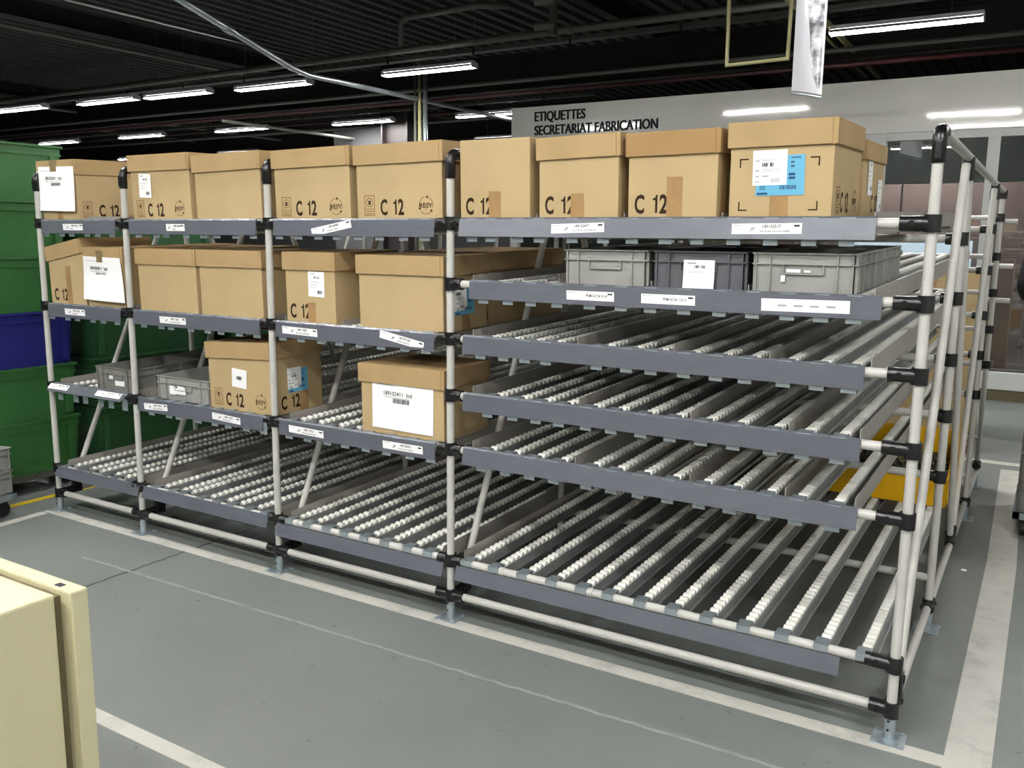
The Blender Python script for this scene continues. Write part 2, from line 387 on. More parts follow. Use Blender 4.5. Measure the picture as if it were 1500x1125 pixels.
run('conduit', [(-12.6, -4, 4.3), (-12.6, 12, 4.3), (-12.7, 22, 4.3)], .03, 'pipe_grey', 'grey conduit high up left of the air pipe')
run('conduit', [(-22, 3, 4.2), (-22.2, 24, 4.2)], .035, 'pipe_grey', 'grey conduit over the far left corner of the hall')
run('service_pipe', [(-33, 13.8, 3.95), (-6.5, 13.8, 3.95)], .04, 'pipe_grey', 'grey pipe behind the far row of lights')
run('service_pipe', [(-33, 17.5, 3.6), (-6.5, 17.5, 3.6)], .05, 'pipe_grey', 'grey pipe near the far wall')
run('service_pipe', [(-33, 10.6, 4.3), (-6.2, 10.6, 4.3)], .03, 'pipe_grey', 'grey pipe between the two rows of lights')
m = MB(); m.box(-5.49, -5.42, 7.77, 7.85, 3.98, 4.46, M['pipe_grey'])
for z in (4.38, 4.08): m.cyl((-5.66, 7.66, z), (-5.44, 7.78, z+.02), .05, M['pipe_grey'])
tag(m.build('pipe_bracket'), 'grey bracket with two stub ends on the thick pipe', 'bracket')

def tray(y, z, x0, x1, label):
    m = MB()
    m.box(x0, x1, y-.05, y+.05, z, z+.006, M['tray']); m.box(x0, x1, y-.053, y-.05, z, z+.05, M['tray']); m.box(x0, x1, y+.05, y+.053, z, z+.05, M['tray'])
    x = x0
    while x < x1:
        m.box(x, x+.03, y-.06, y-.053, z-.03, z+.06, M['beam']); m.cyl((x, y, z+.05), (x, y, 4.897), .004, M['wire'], 6); x += 1.45
    tag(m.build('cable_tray'), label, 'cable tray')
tray(7.72, 3.86, -24, 4.2, 'cable tray carrying the nearer row of lights')
tray(11.6, 3.86, -28, -6.7, 'cable tray carrying the far row of lights')

# lamps ------------------------------------------------------------
lamp_src = None
def lamp(x, y, label, rz=0.0, z=3.3):
    global lamp_src
    r = empty('fluorescent_lamp', (x, y, z), label, 'ceiling light', 'fluorescent ceiling lights', (0, 0, rz))
    if lamp_src is None:
        h = MB(); h.box(-.76, .76, -.045, .045, .035, .085, M['lampbody'], bev=.008)
        for s in (-1, 1):
            h._add([(-.76, s*.045, .04), (.76, s*.045, .04), (.75, s*.10, -.004), (-.75, s*.10, -.004)], [(0,1,2,3)], M['lampbody'])
            h.box(s*.76-.006, s*.76+.006, -.085, .085, -.012, .06, M['lampbody'])
            pass
        ho = h.build('housing', r)
        g = MB()
        for s in (-1, 1): g.cyl((-.735, s*.036, .012), (.735, s*.036, .012), .019, M['lamp'], 8)
        go = g.build('tube_pair', r)
        lamp_src = (ho, go)
    else:
        for o in lamp_src: dup(o, o.name.split('.')[0], r, (0,0,0))
    for s in (-1, 1):
        wm = MB(); wm.cyl((s*.45, 0, .08), (s*.45, 0, 4.897-z if z > 3 else .15), .003, M['wire'], 6); wm.build('suspension_wire', r)
    return r
LAMPS = [
 (-1.33, 8.1, 3.7, 'fluorescent light at the top right, longest in view'),
 (-7.41, 7.78, 3.7, 'fluorescent light above the brown column, top centre'),
 (-10.33, 7.69, 3.7, 'fluorescent light left of the bent air pipe junction'),
 (-12.38, 7.55, 3.7, 'fluorescent light third from the left of the nearer row'),
 (-14.1, 7.45, 3.7, 'fluorescent light second from the left of the nearer row'),
 (-16.5, 7.3, 3.7, 'fluorescent light cut by the left edge of the picture'),
 (-9.0, 11.9, 3.7, 'fluorescent light partly hidden by the office panel edge'),
 (-11.96, 11.7, 3.7, 'fluorescent light right of the middle in the far row'),
 (-15.2, 11.45, 3.7, 'fluorescent light second from right in the far row'),
 (-18.4, 11.3, 3.7, 'fluorescent light third from right in the far row'),
 (-21.69, 11.3, 3.7, 'fluorescent light low on the left above the green tubs'),
 (-10.9, 15.4, 3.7, 'small fluorescent light just beside the office panel'),
 (-24.0, 15.2, 3.7, 'tiny fluorescent light at the far left back'),
 (-19.5, 15.2, 3.7, 'tiny fluorescent light behind the second bay boxes'),
 (-7.74, -1.1, 3.7, 'fluorescent light over the left aisle, mirrored beside the lettering'),
 (-4.35, -.3, 3.7, 'fluorescent light over the front of the rack, mirrored in the panel'),
 (-1.2, -2.3, 3.7, 'fluorescent light over the right half of the rack front'),
 (2.2, -2.2, 3.7, 'fluorescent light over the right hand aisle'),
 (2.4, 4.0, 3.7, 'added fill light over the aisle by the office'),  # this row of three is added out of view to brighten the panel
 (-.6, 3.5, 3.7, 'added fill light over the rear right end of the rack'),  # added out of view, brightens panel and rack interior
 (-3.6, 3.2, 3.7, 'added fill light over the rear middle of the rack'),  # added out of view, same fill row
 (-7.6, -4.2, 3.7, 'fluorescent light behind the photographer, farthest left'),
 (-4.3, -4.2, 3.7, 'fluorescent light behind the photographer, left'),
 (-1.13, -4.18, 3.7, 'fluorescent light behind the photographer, mirrored at the panel right end'),
 (2.1, -4.2, 3.7, 'fluorescent light behind the photographer, right'),
 (-5.9, -8.2, 3.7, 'fluorescent light in the rearmost row, left'),
 (-2.69, -8.18, 3.7, 'fluorescent light in the rearmost row, mirrored in the glass'),
 (.5, -8.2, 3.7, 'fluorescent light in the rearmost row in line with the aisle'),
 (3.3, -8.2, 3.7, 'fluorescent light in the rearmost row, right'),
 (-1.0, 7.25, 2.75, 'added fill light inside the office'),  # added fitting, lights the partition behind the glass
]
for x, y, z, lb in LAMPS: lamp(x, y, lb, .02, z)

# banner
r = empty('hanging_banner', (-1.33, 4.0, 2.44), 'glossy curved picture banner hanging over the right end boxes', 'banner')
m = MB(); n = 14; wd = .235
def bp(k, z): t = -1 + 2*k/n; return (t*wd/2, .045*t*t - .05*t, z - .03*t)
for k in range(n):
    a, b = bp(k, .02), bp(k+1, .02); c, d = bp(k+1, 1.6), bp(k, 1.6)
    m._add([a, b, c, d, (a[0], a[1]+.003, a[2]), (b[0], b[1]+.003, b[2]), (c[0], c[1]+.003, c[2]), (d[0], d[1]+.003, d[2])], [(0,1,2,3),(7,6,5,4),(0,4,5,1)], M['banner'])
m.build('film', r)
m = MB(); m.tube([Vector(bp(k, 0.0)) for k in range(n+1)], .008, M['zinc'], 8); m.build('bottom_rod', r)
m = MB()
def on(x, z): 
    t = x/(wd/2); return (x, .045*t*t - .05*t - .0012, z - .03*t)
L_ = [(.085, .06), (.06, .12), (.035, .19), (.042, .24), (.02, .32), (.012, .42), (-.005, .52), (-.02, .64), (-.03, 1.55)]
for (xa, za), (xb, zb) in zip(L_[:-1], L_[1:]):
    for q in range(8):
        t0, t1 = q/8, (q+1)/8
        m.quad([on(xa+(.104-xa)*t0, za), on(xa+(.104-xa)*t1, za), on(xb+(.104-xb)*t1, zb), on(xb+(.104-xb)*t0, zb)], M['banner_pic'])
m.build('printed_picture', r)
m = MB()
for xx in (-.1, .1): m.cyl((xx, 0, 1.55), (xx, 0, 2.455), .003, M['wire'], 6)
m.build('cord', r)

# ================================================================== FLOW RACK
PX = [-4.039, -3.363, -2.449, -1.55, 0.0]
QY = [0.875, 2.445, 3.17]
LV = [1.472, 1.26, 1.065, .859, .658, .231]           # front beam heights, top shelf to bottom shelf
SL = [.0293, .0278, .0246, .0237, .0227, .0200]       # slope of each shelf
ZT, ZB, PR = 1.712, .094, .0143
rack = empty('flow_rack', (0,0,0), 'long white tube flow rack with roller shelves and black joints', 'rack')

def post(x, y): 
    m = MB(); m.cyl((x, y, .06), (x, y, ZT-.02), PR, M['pipe'], 18); m.build('upright_post', rack)
def foot(x, y):
    m = MB(); m.box(x-.045, x+.045, y-.045, y+.045, .0, .005, M['zinc'], bev=.0015)
    m.cyl((x, y, .005), (x, y, .088), .0165, M['zinc'], 16)
    m.cyl((x-.003, y-.018, .062), (x-.003, y-.0158, .062), .004, M['black'], 8); m.cyl((x-.003, y-.018, .035), (x-.003, y-.0158, .035), .004, M['black'], 8)
    for a, b in ((-.032, -.032), (.032, -.032), (.032, .032), (-.032, .032)): m.cyl((x+a, y+b, .005), (x+a, y+b, .010), .007, M['zinc'], 6)
    m.build('post_foot', rack)
def joint(x, y, z, dirs, name='pipe_joint'):
    # clamp round the post with one stub per direction
    m = MB(); m.cyl((x, y, z-.023), (x, y, z+.023), .0222, M['black'], 18)
    for d in dirs:
        d = Vector(d); s = d.normalized(); p = Vector((x, y, z))
        m.cyl(p, p + d, .0205, M['black'], 16)
        q = p + d*.62
        up = Vector((0,0,1)) if abs(s.z) < .5 else Vector((1,0,0))
        sd = s.cross(up)
        if abs(s.z) < .5:
            m.cyl(q - sd*.018, q - sd*.0235, .009, M['black'], 12); m.cyl(q + sd*.018, q + sd*.0235, .009, M['black'], 12)
            m.cyl(q - sd*.0235, q - sd*.0245, .005, M['black'], 6); m.cyl(q + sd*.0235, q + sd*.0245, .005, M['black'], 6)
    return m.build(name, rack)
def elbow(x, y):
    m = MB(); pts = [(x, y, ZT-.085), (x, y, ZT-.03)]
    for k in range(1, 6):
        t = PI/2*k/6; pts.append((x, y+.03-.03*math.cos(t), ZT-.03+.03*math.sin(t)))
    pts += [(x, y+.03, ZT), (x, y+.07, ZT)]
    m.tube(pts, .0185, M['black'], 16); m.box(x-.0075, x+.0075, y-.021, y-.017, ZT-.075, ZT-.03, M['black'], bev=.002)
    m.build('corner_elbow', rack)
def bar(p0, p1, name, r=PR): 
    m = MB(); m.cyl(p0, p1, r, M['pipe'], 16); return m.build(name, rack)

for i, x in enumerate(PX):
    for y in [0.0] + QY: post(x, y); foot(x, y)
    elbow(x, 0.0)
    bar((x, .05, ZT), (x, QY[2], ZT), 'top_rail'); bar((x, .03, ZB), (x, QY[2], ZB), 'bottom_rail')
    for y in QY[:2]:
        joint(x, y, ZT-.055, [(0, 0, .055)], 'tee_joint')
    joint(x, QY[2], ZT-.02, [(0, .045, .015)], 'end_joint')
    bar((x, .10, .16), (x, .80, ZT-.03), 'diagonal_brace', .0138)
    bar((x, 1.60, .16), (x, .93, ZT-.03), 'diagonal_brace', .0138)
    bar((x, 1.71, .16), (x, 2.39, ZT-.03), 'diagonal_brace', .0138)
    side = [(1, 0, 0)] if i == 0 else ([(-1, 0, 0)] if i == 4 else [(1, 0, 0), (-1, 0, 0)])
    lv = [0, 1, 2, 3, 4, 5] if i >= 3 else [0, 2, 4, 5]
    for k in lv:
        sd = [s for s in side if not (i == 3 and k in (1, 3) and s[0] < 0)]
        joint(x, 0, LV[k], [Vector(s)*(.08 if i == 4 else .052) for s in sd])
    joint(x, 0, ZB, [Vector(s)*.06 for s in side] + [(0, .10, 0)])
    m = MB(); m.box(x-.016, x+.016, .075, .12, ZB-.018, ZB+.075, M['black'], bev=.006); m.cyl((x-.02, .1, ZB+.05), (x+.02, .1, ZB+.05), .014, M['black'], 12); m.build('brace_clamp', rack)
    joint(x, QY[0], ZB, [(0, -.05, 0), (0, .05, 0)]) if i in (3, 4) else None
    joint(x, QY[1], ZB, [(0, -.05, 0), (0, .05, 0)]) if i == 4 else None
    joint(x, 1.655, ZB+.02, [(0, -.05, .05), (0, .05, .05)], 'brace_clamp') if i in (3, 4) else None
for a, b in zip(PX[:-1], PX[1:]): bar((a+.06, 0, ZB), (b-.06, 0, ZB), 'front_rail')
RZ = {0: [1.436, 1.23, 1.013, .81, .586], 1: [1.491, 1.289, 1.064, .863, .66], 2: [1.565, 1.348, 1.143, .934, .73]}
for q in range(3):
    for k in range(5):
        if q < 2 or k < 5: joint(0, QY[q], RZ[q][k], [(-.05, 0, 0)])
    joint(0, QY[2], .136, [(0, -.05, 0)]) if q == 2 else None
for k, z in ((0, 1.545), (1, 1.295), (2, 1.10)):
    m = MB(); m.cyl((-.05, 3.2, z), (.085, 3.2, z), PR, M['pipe'], 16); m.build('rear_stub', rack)

# roller tracks: two meshes shared by all copies
def track_mesh(long_hook):
    m = MB(); Lg = 3.16; R = M['rail']
    m.box(-.027, .027, .018, Lg, -.034, -.032, R)
    for s in (-1, 1):
        m.box(s*.0163-.0008, s*.0163+.0008, .03, Lg, -.032, -.002, R)
        m.box(s*.0266-.0006, s*.0266+.0006, .018, Lg, -.034, -.024, R)
    y = .043; n = 12
    while y < Lg:
        r = .0155; prof = ((-.0142, r*.86), (-.0112, r), (.0112, r), (.0142, r*.86)); vs = []
        for xx, rr in prof:
            for k in range(n):
                t = 2*PI*k/n; vs.append((xx, y + rr*math.cos(t), -.004 + rr*math.sin(t)))
        fs = [(a*n+k, a*n+(k+1) % n, (a+1)*n+(k+1) % n, (a+1)*n+k) for a in range(3) for k in range(n)]
        m._add(vs, fs, M['wheel'], True); m._add(vs[:n], [tuple(reversed(range(n)))], M['wheel']); m._add(vs[3*n:], [tuple(range(n))], M['wheel'])
        y += .0335
    Z = M['zinc']
    m.box(-.0205, .0205, -.0165, .032, .0148, .0168, Z)
    m.box(-.0205, .0205, -.0175, -.0157, -.062 if long_hook else -.004, .0168, Z)
    m.box(-.0205, .0205, .030, .032, -.03, .0168, Z)
    return m
TRK = {}
def guide_mesh():
    m = MB(); m.box(-.0014, .0014, .035, 3.1, -.03, .032, M['guide']); m.box(-.014, .0014, .035, 3.1, -.031, -.029, M['guide'])
    return m
GDE = []
LIP = [(-.009, .0185), (-.013, .0185), (-.0195, .012), (-.0235, -.048), (-.0205, -.0482), (-.0170, .0105), (-.0120, .0155), (-.009, .0155)]
LIPLOW = [(-.014, -.010), (-.019, -.010), (-.034, -.062), (-.031, -.0625), (-.0165, -.013), (-.014, -.013)]

ROLL = {
 (3, 5): [-1.471, -1.354, -1.233, -1.115, -.999, -.898, -.782, -.672, -.555, -.436, -.319, -.203, -.085],
 (3, 4): [-1.405, -1.305, -1.206, -1.111, -.987, -.896, -.800, -.699, -.595, -.498, -.393, -.300, -.195],
 (3, 3): [-1.380, -1.277, -1.184, -1.095, -.994, -.902, -.798, -.699, -.598, -.497, -.385, -.293, -.195],
 (3, 2): [-1.41, -1.316, -1.23, -1.149, -.960, -.855, -.771, -.662, -.561, -.472, -.359, -.265, -.178],
 (3, 1): [-1.40, -1.30, -1.21, -1.11, -.99, -.88, -.78, -.67, -.56, -.46, -.36, -.265, -.178],
 (3, 0): [-1.447, -1.372, -1.263, -1.181, -1.059, -.948, -.849, -.739, -.638, -.527, -.419, -.312, -.21],
 (2, 5): [-2.373, -2.271, -2.163, -2.068, -1.963, -1.859, -1.747, -1.649],
 (1, 5): [-3.252, -3.129, -3.063, -2.931, -2.822, -2.738, -2.626, -2.521],
 (0, 5): [-3.961, -3.833, -3.755, -3.632, -3.552, -3.446],
}
for b in range(3):
    for k in (0, 2, 4): ROLL[(b, k)] = [x + (.02 if k == 4 else 0) for x in ROLL[(b, 5)]]
GUIDES = {   # x of the upright lane guides
 (3, 5): [-1.51], (3, 4): [-1.475, -1.055, -.645, -.345, -.145], (3, 3): [-1.475, -1.045, -.65, -.345, -.145],
 (3, 2): [-1.475, -1.055, -.715, -.415, -.13], (3, 1): [-1.475, -1.13, -.80, -.49, -.135], (3, 0): [-1.52, -1.22, -.90, -.58, -.15],
 (2, 5): [-2.405, -1.605], (2, 4): [-2.395, -2.0, -1.605], (2, 2): [-2.405, -2.09, -1.605], (2, 0): [-2.43, -2.0, -1.585],
 (1, 5): [-3.30, -2.487], (1, 4): [-3.30, -2.885, -2.485], (1, 2): [-3.325, -2.905, -2.485], (1, 0): [-3.335, -2.905, -2.485],
 (0, 5): [-4.0, -3.405], (0, 4): [-4.01, -3.70, -3.40], (0, 2): [-4.01, -3.72, -3.40], (0, 0): [-4.01, -3.70, -3.41],
}
LIPX = {(3, 0): (-1.498, -.136), (3, 1): (-1.456, -.106), (3, 2): (-1.484, -.138), (3, 3): (-1.482, -.134), (3, 4): (-1.482, -.128), (3, 5): (-1.512, -.147),
        (2, 0): (-2.40, -1.606), (2, 2): (-2.405, -1.608), (2, 4): (-2.405, -1.608), (2, 5): (-2.44, -1.57),
        (1, 0): (-3.312, -2.50), (1, 2): (-3.318, -2.50), (1, 4): (-3.32, -2.50), (1, 5): (-3.318, -2.487),
        (0, 0): (-3.99, -3.412), (0, 2): (-3.985, -3.412), (0, 4): (-4.0, -3.412), (0, 5): (-4.012, -3.349)}
# stickers: (x centre, width, lines, tilt)
STICK = {
 (3, 0): [(-1.035, .19, ('189102471', 'VOLET BLANC DE BAIE MOULE'), .03), (-.43, .20, ('189102517', 'CARET BLANC LOCK AUS ROBBERS'), .01)],
 (3, 1): [(-.985, .17, ('PRM ACS4 5/14', ''), 0), (-.72, .175, ('PRM ACS4  10/12', ''), 0), (-.31, .245, ('', ''), .01)],
 (2, 0): [(-2.09, .205, ('189104987', 'PALIER ROULEMENT'), .17)],
 (2, 2): [(-2.27, .19, ('189 1987', 'PIECE BLANCHE MOULEE'), -.02), (-1.755, .205, ('189 472 502', 'GOUPILLE BLANCHE'), -.17)],
 (2, 4): [(-2.25, .19, ('189 1921', 'PIECE DE BAIE MOULEE'), -.02), (-1.755, .19, ('189102411', 'VOLET BLANC DE BAIE'), 0)],
 (1, 0): [(-2.99, .12, ('1891047', 'PALIER'), 0)], (1, 2): [(-3.04, .175, ('189 105', 'PIECE DE BAIE MOULEE'), 0)],
 (1, 4): [(-3.19, .165, ('189 1924', 'VERROU DE BAIE MOULE'), .05), (-2.72, .175, ('189 192', 'PIECE DE BAIE'), -.04)],
 (0, 0): [(-3.73, .155, ('1891041', 'PALIER'), 0)], (0, 2): [(-3.76, .16, ('189 1022', 'PIECE MOULEE'), 0)],
 (0, 4): [(-3.93, .16, ('18910', 'PIECE'), 0), (-3.53, .19, ('189 1047', 'PIECE MOULEE'), 0)],
}
for b in range(4):
    x0, x1 = PX[b], PX[b+1]
    for k in ([0, 1, 2, 3, 4, 5] if b == 3 else [0, 2, 4, 5]):
        z = LV[k]; sl = SL[k]
        m = MB(); m.cyl((x0+.03, 0, z), (x1-.03, 0, z), PR, M['pipe'], 16)
        shelf = m.build('roller_shelf', rack)
        for y in QY:
            m = MB(); zz = z + sl*y - .05
            if b == 3 and k < 5: zz = RZ[QY.index(y)][k]
            if y == QY[2]: zz = z + sl*y - .002 if k == 5 else zz
            m.cyl((x0+.01, y, zz), (x1-.01, y, zz), PR, M['pipe'], 12); m.build('cross_beam', shelf)
        if k == 5 and b >= 2:
            for xx in ((-2.342, -1.80) if b == 2 else (-1.33, -.975)): m = MB(); m.cyl((xx, 0, z), (xx+.018, 0, z), PR*1.16, M['pipe'], 16); m.build('beam_collar', shelf)
        hook = 'short' if (k == 5) else 'long'
        for xx in ROLL[(b, k)]:
            if hook not in TRK: 
                TRK[hook] = track_mesh(hook == 'long').build('roller_track', shelf, (xx, 0, z)); TRK[hook].rotation_euler = (math.atan(sl), 0, 0)
            else: dup(TRK[hook], 'roller_track', shelf, (xx, 0, z), (math.atan(sl), 0, 0))
        for xx in GUIDES[(b, k)]:
            if not GDE: GDE.append(guide_mesh().build('lane_guide', shelf, (xx, 0, z))); GDE[0].rotation_euler = (math.atan(sl), 0, 0)
            else: dup(GDE[0], 'lane_guide', shelf, (xx, 0, z), (math.atan(sl), 0, 0))
        la, lb = LIPX[(b, k)]
        low = (k == 5)
        pf = LIPLOW if low else LIP
        m = MB(); m.prism(pf, la, lb, M['lip'])
        lip = m.build('front_lip', shelf, (0, 0, z + (.022 if low and b < 2 else 0)))
        tilt = 0
        if b == 0 and k == 4: tilt = -.85; lip.rotation_euler = (tilt, 0, 0)
        if b == 3 and k in (0, 4): lip.rotation_euler = (-.12, 0, 0)
        for xc, wd, (t1, t2), tl in STICK.get((b, k), []):
            hgt = .03 if not (t1 == '') else .036
            a = math.atan2(.004, .06)
            # the sticker lies on the lip's outer face
            S = Matrix.Translation((xc, -.0222, -.018)) @ Matrix(((1,0,0,0),(0,0,1,0),(0,1,0,0),(0,0,0,1)))
            S = Matrix.Rotation(tilt + lip.rotation_euler.x*(0 if tilt else 1), 4, 'X') @ S @ Matrix.Rotation(-.066, 4, 'X') @ Matrix.Rotation(tl, 4, 'Z')
            m = MB(); m.box(-wd/2, wd/2, -hgt/2, hgt/2, -.0022, -.0012, M['paper'], S)
            D = S @ Matrix.Rotation(0, 4, 'X')
            F = Matrix(((1,0,0,0),(0,1,0,0),(0,0,1,-.0024),(0,0,0,1)))
            # drawn on the outer side (local -z faces the aisle)
            if t1 and b == 3 and k == 1:
                m.text(t1, S @ Matrix.Translation((-.015, -.004, -.0026)), .0095, M['print'], .01, width=.075)
            elif t1:
                m.text(t1, S @ Matrix.Translation((-.01, .002, -.0026)), .0088, M['print'], .02, width=.052)
                if t2: m.text(t2, S @ Matrix.Translation((-.02, -.010, -.0026)), .0055, M['print'], .006, width=min(.088, .0036*len(t2)))
                m._add([(-.048, -.008, -.0026), (-.038, -.006, -.0026), (-.030, .004, -.0026), (-.042, .005, -.0026)], [(0,1,2,3)], M['print_grey'], False, S)
            if t1:
                m.box(wd/2-.022, wd/2-.006, .005, .010, -.0028, -.0024, M['print'], S)
                m.box(-wd/2+.006, -wd/2+.034, .009, .0108, -.0028, -.0024, M['print_grey'], S)
            else:
                for q in range(4): m.box(-.075+.045*q, -.05+.045*q, -.004, .002, -.0028, -.0024, M['print_grey'], S)
            st = m.build('shelf_label', shelf, (0, 0, z + (.022 if low and b < 2 else 0)))

# ================================================================== CARTONS
def ink_c12(m, T, u, v, h=.055, gap=.063):
    m.text('C', TT(T, u, v), h, M['ink'], .03, width=.033)
    S = TT(T, u+gap, v); k = h
    m._add([(.006, 0, 0), (.0135, 0, 0), (.0135, k, 0), (.0085, k, 0), (.006, k*.86, 0)], [(0,1,2,3,4)], M['ink'], False, S)
    m._add([(-.002, k*.70, 0), (.0065, k*.70, 0), (.0065, k*.86, 0), (-.002, k*.80, 0)], [(0,1,2,3)], M['ink'], False, S)
    m.text('2', TT(T, u+gap+.020, v), h, M['ink'], .03, width=.027)
def ink_stamp(m, T, u, v):        # square maker's stamp with a round mark
    w_ = .05; I = M['ink_faint']
    for a in ((0, .003, .0, .075), (w_-.003, w_, .0, .075), (0, w_, .0, .003), (0, w_, .024, .026), (0, w_, .072, .075)):
        m._add([(a[0], a[2], 0), (a[1], a[2], 0), (a[1], a[3], 0), (a[0], a[3], 0)], [(0,1,2,3)], I, False, TT(T, u, v))
    ring(m, TT(T, u+.025, v+.049), .014, .017, I)
    m._add([(-.007, -.008, 0), (.007, -.008, 0), (.004, 0, 0), (.009, .006, 0), (-.009, .006, 0), (-.004, 0, 0)], [(0,1,2,3,4,5)], M['ink'], False, TT(T, u+.025, v+.049))
    for q in range(2): m._add([(.008, .006+.009*q, 0), (.042, .006+.009*q, 0), (.042, .009+.009*q, 0), (.008, .009+.009*q, 0)], [(0,1,2,3)], I, False, TT(T, u, v))
def ring(m, T, r0, r1, mt, n=20, a0=0, a1=2*PI):
    vs = []; 
    for k in range(n+1):
        t = a0+(a1-a0)*k/n; vs += [(r0*math.cos(t), r0*math.sin(t), 0), (r1*math.cos(t), r1*math.sin(t), 0)]
    m._add(vs, [(2*k, 2*k+1, 2*k+3, 2*k+2) for k in range(n)], mt, False, T)
def ink_resy(m, T, u, v):         # recycling emblem: three arcs round a word
    c = TT(T, u+.035, v+.034)
    for k in range(3):
        a = PI/2 + k*2*PI/3
        ring(m, c, .029, .032, M['ink_faint'], 10, a+.25, a+1.85)
        m._add([(.024*math.cos(a+1.85), .024*math.sin(a+1.85), 0), (.037*math.cos(a+1.85), .037*math.sin(a+1.85), 0), (.031*math.cos(a+2.15), .031*math.sin(a+2.15), 0)], [(0,1,2)], M['ink'], False, c)
        ring(m, c, .013, .015, M['ink_faint'], 8, a+.5, a+1.5)
    m.text('RESY', c @ Matrix.Translation((0, -.008, .0001)), .016, M['ink'], .02, width=.058, center=True)
def barcode(m, T, u, v, wd, h, mt):
    x = 0; rnd = random.Random(int(u*1000)+3)
    while x < wd:
        b = rnd.choice((.0015, .002, .0032)); m._add([(u+x, v, 0), (u+x+b, v, 0), (u+x+b, v+h, 0), (u+x, v+h, 0)], [(0,1,2,3)], mt, False, T); x += b + rnd.choice((.0012, .002))
def dash(m, T, u, v, wd, h, mt): m._add([(u, v, 0), (u+wd, v, 0), (u+wd, v+h, 0), (u, v+h, 0)], [(0,1,2,3)], mt, False, T)
def sheet_child(root, T, u, v, wd, h, style='a4', rot=0, curl=.0, name='paper_sheet', skew=0.0):
    S = TT(T, u, v, 0, rot); m = MB(S); n = 8
    g = []
    for j in range(n+1):
        for i in range(n+1):
            a, b = i/n, j/n
            g.append((a*wd + skew*(1-b)*a, b*h, curl*((1-b)**2)*(.6+.4*math.sin(3*a)) + .0008))
    fs = [(j*(n+1)+i, j*(n+1)+i+1, (j+1)*(n+1)+i+1, (j+1)*(n+1)+i) for j in range(n) for i in range(n)]
    m._add(g, fs, M['paper']); m._add([(x, y, z-.0006) for x, y, z in g], [tuple(reversed(f)) for f in fs], M['paper'])
    I = Matrix.Translation((0, 0, .0016 + curl*.12))
    if style == 'a4':
        m.text('189102411  Ind', I @ Matrix.Translation((wd*.2, h*.70, 0)), .016, M['print'], .01, width=wd*.46)
        dash(m, I, wd*.2, h*.655, wd*.42, .0022, M['print_grey']); dash(m, I, wd*.08, h*.9, wd*.3, .002, M['print_grey'])
        barcode(m, I, wd*.35, h*.55, wd*.27, .018, M['print'])
    elif style == 'small':
        dash(m, I, wd*.12, h*.88, wd*.3, .003, M['print_grey'])
        m.text('189 105', I @ Matrix.Translation((wd*.35, h*.72, 0)), .0085, M['print'], .02, width=wd*.35)
        for q in range(3): dash(m, I, wd*.15, h*(.58-.11*q), wd*(.55-.1*q), .0016, M['print_grey'])
        barcode(m, I, wd*.58, h*.12, wd*.26, .014, M['print'])
    elif style == 'blank':
        barcode(m, I, wd*.32, h*.42, wd*.34, .016, M['print'])
    elif style == 'ship':
        for q, vv in enumerate((.68, .40, .24, .08)): dash(m, I, wd*.08, h*vv, wd*.12, .004, M['print_grey'])
        m.text('189102517', I @ Matrix.Translation((wd*.27, h*.68, 0)), .0065, M['print_grey'], .01, width=wd*.38)
        barcode(m, I, wd*.28, h*.53, wd*.17, .011, M['print']); barcode(m, I, wd*.5, h*.53, wd*.12, .011, M['print'])
        for q in range(2): dash(m, I, wd*.27, h*(.44-.06*q), wd*.5, .0014, M['print_grey'])
        dash(m, I, wd*.27, h*.24, wd*.2, .004, M['print_grey'])
        barcode(m, I, wd*.53, h*.07, wd*.28, .012, M['print_grey'])
    o = m.build(name, root); return o
def blue_child(root, T, u, v, wd, h, rot=0):
    S = TT(T, u, v, 0, rot); m = MB(S); m.box(0, wd, 0, h, 0, .0006, M['blue'])
    I = Matrix.Translation((0, 0, .0009))
    dash(m, I, wd*.72, h*.92, wd*.2, .003, M['blue_ink'])
    for vv in (.8, .7): dash(m, I, wd*.72, h*vv, wd*.07, .005, M['blue_ink'])
    for vv in (.49, .40): dash(m, I, wd*.68, h*vv, wd*.13, .007, M['blue_ink'])
    m.text('350', I @ Matrix.Translation((wd*.08, h*.15, 0)), .011, M['blue_ink'], .02, width=wd*.12)
    barcode(m, I, wd*.5, h*.15, wd*.33, .011, M['blue_ink']); dash(m, I, wd*.03, h*.03, wd*.22, .006, M['blue_ink'])
    return m.build('blue_label', root)
def tape_child(root, T, u, v, wd, h, mt='tape', rot=0, z=0, flap=None):
    m = MB(TT(T, u, v, z, rot)); m.box(0, wd, 0, h, 0, .0005, M[mt]); return m.build('tape_strip', root)

